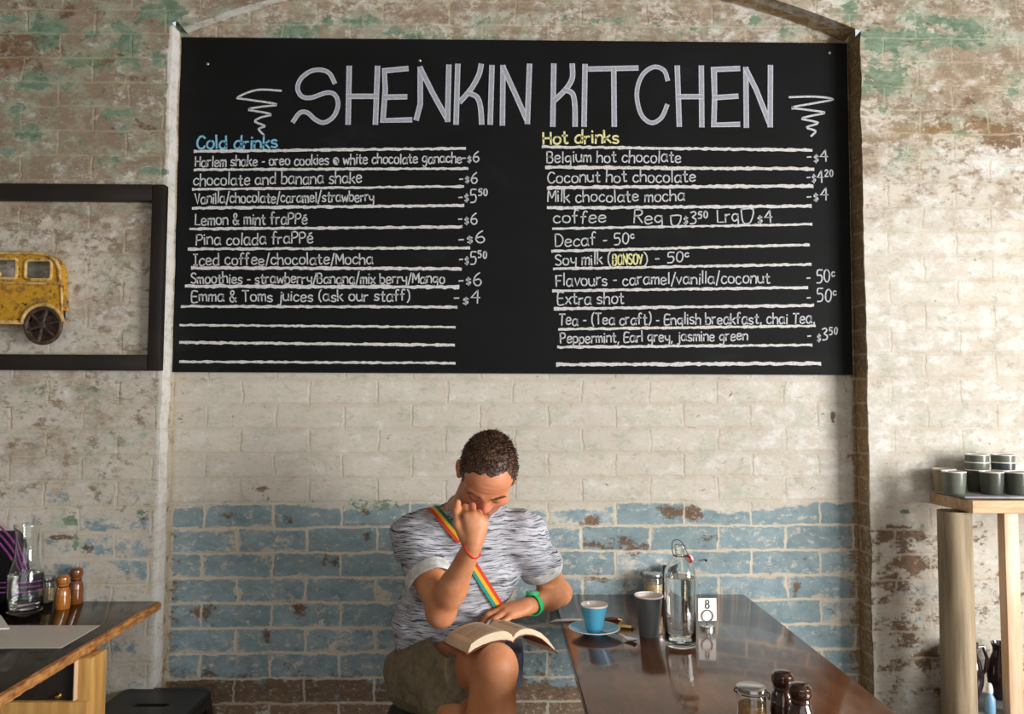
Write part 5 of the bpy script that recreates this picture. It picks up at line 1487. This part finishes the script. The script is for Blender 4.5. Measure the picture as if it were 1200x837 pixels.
arm_r = np.exp(-(np.linalg.norm(V - (SR + .35 * (ER - SR)), axis=1) / .10) ** 2); arm_l = np.exp(-(np.linalg.norm(V - (SL + .3 * (EL - SL)), axis=1) / .10) ** 2)
w = vnoise(V[:, 0] * 9 + V[:, 2] * 6, V[:, 1] * 9, V[:, 2] * 26 + V[:, 0] * 9, 11) * .0085 + vnoise(V[:, 0] * 20 + V[:, 2] * 14, V[:, 1] * 20, V[:, 2] * 44 - V[:, 0] * 24, 12) * .0042
w += .0035 * vnoise(V[:, 0] * 38 + V[:, 2] * 22, V[:, 1] * 20, V[:, 2] * 12, 15) * np.exp(-((V[:, 2] - .72) / .08) ** 2)
w = np.maximum(w + .002, -.0030)
V = relax(V, F, 1, .4) + nrm * w[:, None]
shirt_m = mat('marled_grey_jersey', rough=.9, spec=.15)
nt = NT(shirt_m); _c = coords(nt)
_wz = nt.noise(nt.scalevec(_c, (9, 9, 9)), 1.0, 3, .5)
_sx = nt.new('ShaderNodeSeparateXYZ', None, Vector=_c)
_z2 = nt.math('ADD', _sx.outputs[2], nt.math('ADD', nt.math('MULTIPLY', nt.math('SUBTRACT', _wz, .5), .035), nt.math('MULTIPLY', nt.new('ShaderNodeAttribute', {'attribute_name': 'slant'}).outputs['Fac'], 1.0)))
_cv = nt.new('ShaderNodeCombineXYZ', None, X=_sx.outputs[0], Y=_sx.outputs[1], Z=_z2).outputs[0]
_f1 = nt.noise(nt.scalevec(_cv, (20, 20, 390)), 1.0, 3, .55); _f2 = nt.noise(nt.scalevec(_cv, (30, 30, 90)), 1.0, 3, .6)
_s = nt.ramp(_f1, [(.37, lin(38, 40, 50)), (.425, lin(96, 98, 108)), (.47, lin(178, 179, 186)), (.7, lin(206, 206, 212))])
_s = nt.mix(nt.ramp(_f2, [(.45, 0.0), (.72, .7)]), _s, lin(138, 140, 150))
nt.set(bsdf(shirt_m), 'Base_Color', _s)
_b = nt.new('ShaderNodeBump', None, Strength=.25, Distance=.001, Height=nt.noise(_c, 700, 2, .5)); nt.set(bsdf(shirt_m), 'Normal', _b.outputs[0])
axr = unit(ER - SR); axl = unit(EL - SL)
slant = arm_r * (-(V - SR) @ axr * .9 - V[:, 2] * .9 * 1 + .9 * SR[2]) * .0 + arm_l * 0
shirt = own(np_mesh('t_shirt', V, F, shirt_m, None, dict(slant=slant)))
cuff_m = noisy('pale_grey_jersey', lin(176, 174, 172), lin(210, 208, 206), (60, 60, 60), .9, 3)
def ringmesh(c, ax, r, hgt, thick, seg=48, squash=1.0, n=7, seed=0, tilt=None):
    ax = Vector(ax).normalized(); u = ax.cross(Vector((0, 0, 1))).normalized(); w_ = ax.cross(u)
    vs, fs = [], []
    rnd = random.Random(seed)
    for k in range(seg):
        a = 2 * PI * k / seg
        rr_ = r * (1 + .03 * math.sin(3 * a + seed) + .015 * math.sin(7 * a))
        o = u * math.cos(a) + w_ * math.sin(a) * squash
        for j in range(n):
            b_ = 2 * PI * j / n
            vs.append(Vector(c) + o * (rr_ + thick * math.cos(b_)) + ax * (hgt * math.sin(b_) + .004 * math.sin(2 * a + seed)))
    for k in range(seg):
        for j in range(n):
            fs.append((k * n + j, k * n + (j + 1) % n, ((k + 1) % seg) * n + (j + 1) % n, ((k + 1) % seg) * n + j))
    return MB().add(vs, fs)
for i, (e, ax) in enumerate(CUFF):
    own(ringmesh(e - ax * .010, ax, .0665, .020, .0052, seed=i + 1).build('cuff', cuff_m), shirt).matrix_parent_inverse = Matrix.Identity(4)
    tag(bpy.data.objects[[o.name for o in shirt.children][-1]], 'pale turned-up sleeve cuff')
own(ringmesh(NECK + A3(.003, -.012, .012), unit(A3(.06, -.48, 1)), .0700, .011, .006, seed=4).build('collar', shirt_m), shirt)

# ---- shorts
S = Field((-.38, -.72, .40), (.10, -.14, .72), .0055)
S.ell(PELV + A3(-.002, 0, .0), (.162, .118, .108), k=.0, cut=[((0, 0, .685), (0, 0, 1))])
axr_, axl_ = unit(KR - HR), unit(KL - HL)
eR = HR + .72 * (KR - HR); eL = HL + .62 * (KL - HL)
hemn = unit(axr_ + A3(.55, -.10, -.05))
S.cap(HR, HR + .90 * (KR - HR), .108, .100, .03, cut=[(eR, hemn)])
S.cap(HR + A3(-.01, 0, -.02), HR + .62 * (KR - HR) + A3(-.03, .0, -.085), .095, .088, .05, cut=[(eR, hemn)])
S.cap(HL, HL + .75 * (KL - HL), .102, .096, .02, cut=[(eL, axl_)])
V, F = S.surf(); V, F = keep_largest(V, F)
nrm = S.grad(V)
w = vnoise(V[:, 0] * 12 + V[:, 2] * 10, V[:, 1] * 10, V[:, 2] * 18 - V[:, 0] * 12, 21) * .012 + vnoise(V[:, 0] * 30, V[:, 1] * 26, V[:, 2] * 34 - V[:, 0] * 26, 22) * .0045
V = relax(V, F, 1, .4) + nrm * w[:, None]
short_m = noisy('khaki_cotton', lin(108, 98, 76), lin(130, 119, 95), (60, 60, 60), .9, 4, .15)
shorts = own(np_mesh('shorts', V, F, short_m, None))

# ---- hair: a cap over the skull with a broken surface, and short tufts
Hr = Field(HEAD - .15, HEAD + .15, .0026)
def hairfn(P):
    q = (P - HEAD) @ HMn
    x_, f_, u_ = q[..., 0], -q[..., 1], q[..., 2]
    r = np.array((.0805, .1025, .0885)); c = np.array((0, -.013, .029))
    e = np.stack([x_ - c[0], f_ - c[1], u_ - c[2]], -1)
    k0 = np.linalg.norm(e / r, axis=-1); k1 = np.linalg.norm(e / (r * r), axis=-1) + 1e-9
    d_ = k0 * (k0 - 1) / k1
    ax_ = np.abs(x_)
    # hairline: high over the temples, a low tongue in the middle, side-burns before the ears, down to the nape
    front = .070 + .010 * np.exp(-((ax_ - .040) / .016) ** 2) - .006 * np.exp(-(x_ / .02) ** 2)
    side = .020 - (.046) * np.clip((.045 - f_) / .03, 0, 1) * np.clip((f_ - .008) / .012, 0, 1) - .020 * np.clip((f_ + .005) / -.02, 0, 1) * 0
    back = -.030 - .045 * np.clip((-.03 - f_) / .05, 0, 1)
    t1_ = np.clip((f_ - .038) / .030, 0, 1); t2_ = np.clip((f_ + .030) / .030, 0, 1)
    line = (back * (1 - t2_) + side * t2_) * (1 - t1_) + front * t1_
    line = line + .003 * vnoise(x_ * 160, f_ * 160, u_ * 40, 31)
    return np.maximum(d_, (line - u_) * .8)
Hr.put(hairfn, HEAD - .13, HEAD + .13, 0)
V, F = Hr.surf(); V, F = keep_largest(V, F)
nrm = Hr.grad(V)
qh = (V - HEAD) @ HMn
w = vnoise(qh[:, 0] * 70, qh[:, 1] * 40, qh[:, 2] * 60, 33) * .0022 + vnoise(qh[:, 0] * 170, qh[:, 1] * 90, qh[:, 2] * 120, 34) * .0013
V = V + nrm * w[:, None]
hair_m = mat('dark_brown_hair', rough=.5, spec=.35)
nt = NT(hair_m); _c = coords(nt)
_f = nt.noise(nt.scalevec(_c, (260, 120, 160)), 1.0, 3, .6)
nt.set(bsdf(hair_m), 'Base_Color', nt.ramp(_f, [(.30, lin(26, 19, 15)), (.50, lin(64, 45, 34)), (.68, lin(122, 88, 68))]))
hair = own(np_mesh('hair', V, F, hair_m, None))
rnd = np.random.default_rng(5)
vs, fs = [], []
sel = rnd.choice(len(V), 3200, replace=False)
for i in sel:
    pt, n_ = V[i], nrm[i]
    lq = qh[i]
    if lq[2] < .090 and -lq[1] > .028: continue
    topness = np.clip((lq[2] - .05) / .05, 0, 1)
    fw_ = HMn @ A3(0, -1, .1)
    t_ = unit(n_ * (.35 + .5 * topness) + fw_ * .75 + rnd.normal(0, .32, 3))
    crown = np.exp(-((lq[0] - .01) ** 2 + (lq[1] - .02) ** 2) / .035 ** 2) * (lq[2] > .06)
    t_ = unit(t_ + n_ * .9 * crown)
    L_ = rnd.uniform(.006, .011) + .008 * topness * rnd.random() + .012 * crown * rnd.random()
    s_ = unit(np.cross(t_, n_) + 1e-6); b_ = np.cross(s_, t_)
    k = len(vs); wd = .0011
    p0_ = pt - n_ * .0015
    vs += [p0_ + s_ * wd, p0_ - s_ * wd * .5 + b_ * wd, p0_ - s_ * wd * .5 - b_ * wd, pt + t_ * L_ * .6 + s_ * wd * .6 - n_ * .0004, pt + t_ * L_ * .6 - s_ * wd * .3 + b_ * wd * .6 - n_ * .0004, pt + t_ * L_ * .6 - s_ * wd * .3 - b_ * wd * .6 - n_ * .0004, pt + t_ * L_ - n_ * .001]
    fs += [(k, k + 1, k + 4, k + 3), (k + 1, k + 2, k + 5, k + 4), (k + 2, k, k + 3, k + 5), (k + 3, k + 4, k + 6), (k + 4, k + 5, k + 6), (k + 5, k + 3, k + 6)]
own(MB().add(vs, fs).build('hair_tufts', hair_m, smooth=True, recalc=False), hair)
brow_m = mat('brown_brow_hair', lin(92, 62, 46), .6)
# brows and lashes: short hairs laid on the skin
for s in (-1, 1):
    b = MB()
    for k in range(46):
        t_ = rnd.random()
        x_ = s * (.012 + .040 * t_)
        base = hp(x_, .12, .0205 + .005 * math.sin(t_ * 2.4) + rnd.uniform(-.0028, .0028))
        dirn = HMn @ A3(0, 1, 0)
        pt = base
        for _ in range(24):
            dd_ = float(Hd.sample(pt[None])[0])
            if dd_ < .0008: break
            pt = pt + dirn * dd_ * .9
        ln = HMn @ unit(A3(s * .9, -.15, .30 - .55 * t_ + rnd.normal(0, .15)))
        b.tube([pt - ln * .001, pt + ln * .004 + HMn @ A3(0, -.0012, 0), pt + ln * .0075], [.0006, .0005, .0002], 4)
    own(b.build('eyebrow', brow_m, recalc=False))
    pts = []
    for t_ in np.linspace(-1, 1, 13):
        pt = hp(s * .031 + .0135 * t_, .12, -.0065 - .0030 * (1 - t_ * t_))
        for _ in range(24):
            dd_ = float(Hd.sample(pt[None])[0])
            if dd_ < .0003: break
            pt = pt + (HMn @ A3(0, 1, 0)) * dd_ * .9
        pts.append(pt)
    own(MB().tube(pts, [.0005 + .0007 * (1 - abs(i - 6) / 6) for i in range(13)], 6).build('eyelashes', hair_m))

# ---- things worn: red thread, green watch
red_t = mat('red_thread', lin(206, 36, 34), .7)
axw = unit(WR - ER)
own(ringmesh(WR - axw * .012 + A3(0, 0, .0), unit(axw + A3(.35, 0, 0)), .0290, .0020, .0020, seed=2, n=8).build('thread_bracelet', red_t))
gr_m = mat('green_silicone', lin(22, 190, 112), .42)
axw = unit(WL - EL)
wc_ = WL - axw * .018
wt = own(ringmesh(wc_, axw, .0315, .0115, .0032, seed=0, n=10, squash=1.0).build('wristwatch', gr_m))
nw = unit(A3(-.25, -.45, .85)); nw = unit(nw - axw * (nw @ axw)); sw_ = np.cross(axw, nw)
Rw = np.stack([axw, sw_, nw], 1)
def wput(mb, off): return MB().add([tuple(wc_ + Rw @ (np.array(v) + np.array(off))) for v in mb.v], mb.f)
own(wput(MB().lathe([(0, 0), (.0185, 0), (.020, .002), (.020, .007), (.0175, .009), (.0150, .0082), (0, .0082)], 32), (0, 0, .0300)).build('watch_case', gr_m), wt)
own(wput(MB().lathe([(0, 0), (.0145, 0), (.0145, .0012), (0, .0012)], 32), (0, 0, .0379)).build('dial', mat('watch_dial', lin(214, 214, 208), .2), ), wt)
hnd = MB().box((-.0007, -.001, 0), (.0007, .009, .0006)); hnd.box((-.0005, -.001, 0), (.010, .0008, .0006))
own(wput(hnd, (0, 0, .0391)).build('hands', mat('watch_hands', lin(60, 40, 36), .4)), wt)

# ---- shoulder bag with the striped strap
bagm = noisy('grey_blue_canvas', lin(96, 104, 122), lin(116, 124, 142), (90, 90, 90), .85, 3, .1)
bag = thing('shoulder_bag', 'grey-blue bag at the man\'s hip on a red, yellow and green striped strap', 'bag', (.05, -.43, .55))
INVB = Matrix.Translation((-.05, .43, -.55))
b = MB(); b.box((.022, -.505, .585), (.074, -.37, .690), .022, 4)
o = b.build('pouch', bagm); o.parent = bag; o.matrix_parent_inverse = INVB
b = MB(); b.box((.0205, -.508, .640), (.0755, -.367, .697), .018, 4)
o = b.build('flap', bagm); o.parent = bag; o.matrix_parent_inverse = INVB
def onshirt(px, py, back=False, Y0=-.75):
    """first point of the shirt met from the camera through a photograph pixel"""
    P0 = at(px, py, Y0); o_ = np.array(CAM); d_ = unit(np.array(P0) - o_)
    t_ = np.linalg.norm(np.array(P0) - o_); best = (9, 0)
    for _ in range(160):
        s_ = float(T.sample((o_ + d_ * t_)[None])[0])
        if s_ < .0015: break
        t_ += max(min(s_, .05) * .7, .0008)
        if s_ < best[0]: best = (s_, t_)
        if t_ > 2.75: break
    if s_ >= .0015:                                            # the band runs on over the shoulder
        q_ = o_ + d_ * best[1]
        for _ in range(4): q_ = q_ - T.grad(q_[None])[0] * float(T.sample(q_[None])[0])
        return q_
    return o_ + d_ * t_
cols = {'green': lin(10, 112, 90), 'teal': lin(40, 150, 140), 'yellow': lin(236, 178, 36), 'red': lin(214, 66, 38)}
def strap(p0, p1, width, order, n=26):
    a, b_ = np.array(p0, float), np.array(p1, float)
    dr = unit(b_ - a); sd = A3(-dr[1], dr[0], 0)[:2]
    rows = []
    for j in range(7):
        off = (j / 6 - .5) * width
        row = []
        for i in range(n + 1):
            xy = a + (b_ - a) * i / n + sd * off
            row.append(onshirt(xy[0], xy[1]))
        rows.append(np.array(row))
    R_ = np.array(rows)                                       # 7 x n+1 x 3, smoothed so the band lies taut
    for _ in range(6):
        R_[:, 1:-1] = .5 * R_[:, 1:-1] + .25 * (R_[:, :-2] + R_[:, 2:])
    N_ = T.grad(R_)
    top_ = R_ + N_ * .0052; bot = R_ + N_ * .0032
    for k, cname in enumerate(order):
        lo_, hi_ = 2 * k, 2 * k + 2
        vs, fs = [], []
        m_ = hi_ - lo_ + 1
        for i in range(n + 1):
            vs += [tuple(top_[j, i]) for j in range(lo_, hi_ + 1)] + [tuple(bot[j, i]) for j in range(hi_, lo_ - 1, -1)]
        c_ = 2 * m_
        for i in range(n):
            for j in range(c_): fs.append((i * c_ + j, i * c_ + (j + 1) % c_, (i + 1) * c_ + (j + 1) % c_, (i + 1) * c_ + j))
        fs += [tuple(range(c_))[::-1], tuple(n * c_ + j for j in range(c_))]
        o = MB().add(vs, fs).build('strap_band', STRAP[cname]); o.parent = bag; o.matrix_parent_inverse = INVB
        tag(o, cname + ' band of the striped strap')
STRAP = {k: noisy('strap_' + k, tuple(c * .85 for c in v[:3]) + (1,), v, (200, 200, 200), .7, 3) for k, v in cols.items()}
strap((490, 574), (541, 634), 11.5, ('green', 'yellow', 'red'))
strap((545, 648), (583, 708), 11.5, ('red', 'yellow', 'teal'))

# ---- open book on the knee
bd = A3(-.40, .9165, 0); bd = unit(bd)                          # from the foot of the page to its head
ba = A3(bd[1], -bd[0], 0)                                        # across, to the photo's right
bo = A3(.042, -.668, .788)
page_m = noisy('book_paper', lin(216, 198, 168), lin(228, 212, 186), (300, 300, 300), .8, 3)
fore_m = mat('page_block_edges', rough=.85)
nt = NT(fore_m)
_sx = nt.new('ShaderNodeSeparateXYZ', None, Vector=coords(nt, 'UV'))
_f = nt.noise(nt.new('ShaderNodeCombineXYZ', None, X=nt.math('MULTIPLY', _sx.outputs[0], 6.0), Y=nt.math('MULTIPLY', _sx.outputs[1], 130.0), Z=0.0).outputs[0], 1.0, 3, .6)
nt.set(bsdf(fore_m), 'Base_Color', nt.ramp(_f, [(.3, lin(184, 164, 132)), (.65, lin(226, 210, 184))]))
book = thing('book', 'open paperback with tan pages lying across the man\'s raised knee', 'book', tuple(bo), 0)
INK = mat('printed_text_grey', lin(150, 138, 118), .9)
PL = .178
def prof(side):
    """the page block's cross-section, from the gutter outwards: (across, top height, thickness)"""
    if side < 0:
        tt = [0, .006, .018, .036, .058, .082, .104, .122]; z_ = [-.006, .004, .012, .0155, .0145, .010, .002, -.008]; th = [.012, .017, .0205, .022, .0228, .0232, .0235, .0238]
    else:
        tt = [0, .006, .018, .036, .058, .082, .104, .124]; z_ = [-.006, .004, .012, .0145, .010, -.002, -.022, -.048]; th = [.010, .013, .0145, .015, .015, .015, .015, .015]
    return [(side * a, b_, c) for a, b_, c in zip(tt, z_, th)]
def bw(a, l, z_): return tuple(ba * a + bd * l + A3(0, 0, z_))
for side in (-1, 1):
    pr = prof(side)
    N_ = 10; vs, fs, uv = [], [], []
    n_ = len(pr)
    slant_ = .010 if side < 0 else .004
    for i in range(N_ + 1):
        l = PL * i / N_
        lift = -.020 * (i / N_)
        vs += [bw(a, l, z_ + lift) for a, z_, h_ in pr] + [bw(a + side * slant_ * (a / pr[-1][0] if pr[-1][0] else 0), l, z_ - h_ + lift) for a, z_, h_ in pr]
    st_ = 2 * n_
    top_f, edge_f, bot_f = [], [], []
    for i in range(N_):
        for j in range(n_ - 1):
            top_f.append((i * st_ + j, i * st_ + j + 1, (i + 1) * st_ + j + 1, (i + 1) * st_ + j))
            bot_f.append((i * st_ + n_ + j, (i + 1) * st_ + n_ + j, (i + 1) * st_ + n_ + j + 1, i * st_ + n_ + j + 1))
        edge_f.append((i * st_ + n_ - 1, i * st_ + 2 * n_ - 1, (i + 1) * st_ + 2 * n_ - 1, (i + 1) * st_ + n_ - 1))
    for e_ in (0, N_):
        for j in range(n_ - 1): edge_f.append((e_ * st_ + j, e_ * st_ + n_ + j, e_ * st_ + n_ + j + 1, e_ * st_ + j + 1))
    me = bpy.data.meshes.new('page_block')
    me.from_pydata(vs, [], top_f + bot_f + edge_f)
    ul = me.uv_layers.new(name='UVMap')
    for l_ in me.loops:
        vi = l_.vertex_index; i, j = divmod(vi, st_)
        ul.data[l_.index].uv = ((j % n_) / n_ + i * .3, 1.0 if j < n_ else 0.0)
    me.materials.append(page_m); me.materials.append(fore_m)
    for k, f_ in enumerate(me.polygons): f_.material_index = 0 if k < len(top_f) + len(bot_f) else 1
    bm = bmesh.new(); bm.from_mesh(me); bmesh.ops.recalc_face_normals(bm, faces=bm.faces); bm.to_mesh(me); bm.free()
    me.polygons.foreach_set('use_smooth', [True] * len(me.polygons)); me.set_sharp_from_angle(angle=math.radians(40))
    blk = link(bpy.data.objects.new('page_block', me), book)
    # lines of print, following the page
    vs, fs = [], []
    rnd_ = random.Random(side + 5)
    for r_ in range(26):
        l = PL * (.12 + .78 * r_ / 26)
        i_ = l / PL
        xs_ = [p_[0] for p_ in pr]; zs_ = [p_[1] for p_ in pr]
        a0, a1 = .020, .112 if rnd_.random() > .15 else .07
        for k in range(12):
            s0, s1 = a0 + (a1 - a0) * k / 12, a0 + (a1 - a0) * (k + .82) / 12
            q4 = []
            for a_, l__ in ((s0, l), (s1, l), (s1, l + .0016), (s0, l + .0016)):
                z_ = float(np.interp(a_, [abs(x_) for x_ in xs_], zs_)) - .020 * l__ / PL + .0005
                q4.append(bw(side * a_, l__, z_))
            k0 = len(vs); vs += q4; fs.append((k0, k0 + 1, k0 + 2, k0 + 3))
    MB().add(vs, fs).build('print_lines', INK, blk, smooth=False)
cov_m = noisy('rust_red_cover', lin(120, 46, 28), lin(150, 64, 40), (30, 30, 30), .5, 3)
vs, fs = [], []
P_ = [(a - .011 * (1 if a < -.11 else 0), z_ - h_) for a, z_, h_ in prof(-1)[::-1]] + [(a + (.006 if a > .11 else 0), z_ - h_) for a, z_, h_ in prof(1)[1:]]
n_ = len(P_)
for i in range(9):
    l = -.004 + (PL + .008) * i / 8
    vs += [bw(a * 1.03, l, z_ - .0006 - .020 * l / PL) for a, z_ in P_] + [bw(a * 1.03, l, z_ - .0022 - .020 * l / PL) for a, z_ in P_]
for i in range(8):
    o_ = i * 2 * n_; q_ = o_ + 2 * n_
    for j in range(n_ - 1): fs += [(o_ + j, o_ + j + 1, q_ + j + 1, q_ + j), (o_ + n_ + j, q_ + n_ + j, q_ + n_ + j + 1, o_ + n_ + j + 1)]
    fs += [(o_, q_, q_ + n_, o_ + n_), (o_ + n_ - 1, o_ + 2 * n_ - 1, q_ + 2 * n_ - 1, q_ + n_ - 1)]
for o_ in (0, 8 * 2 * n_):
    for j in range(n_ - 1): fs.append((o_ + j, o_ + n_ + j, o_ + n_ + j + 1, o_ + j + 1))
tag(MB().add(vs, fs).build('cover', cov_m, book), 'rust red cover edge')
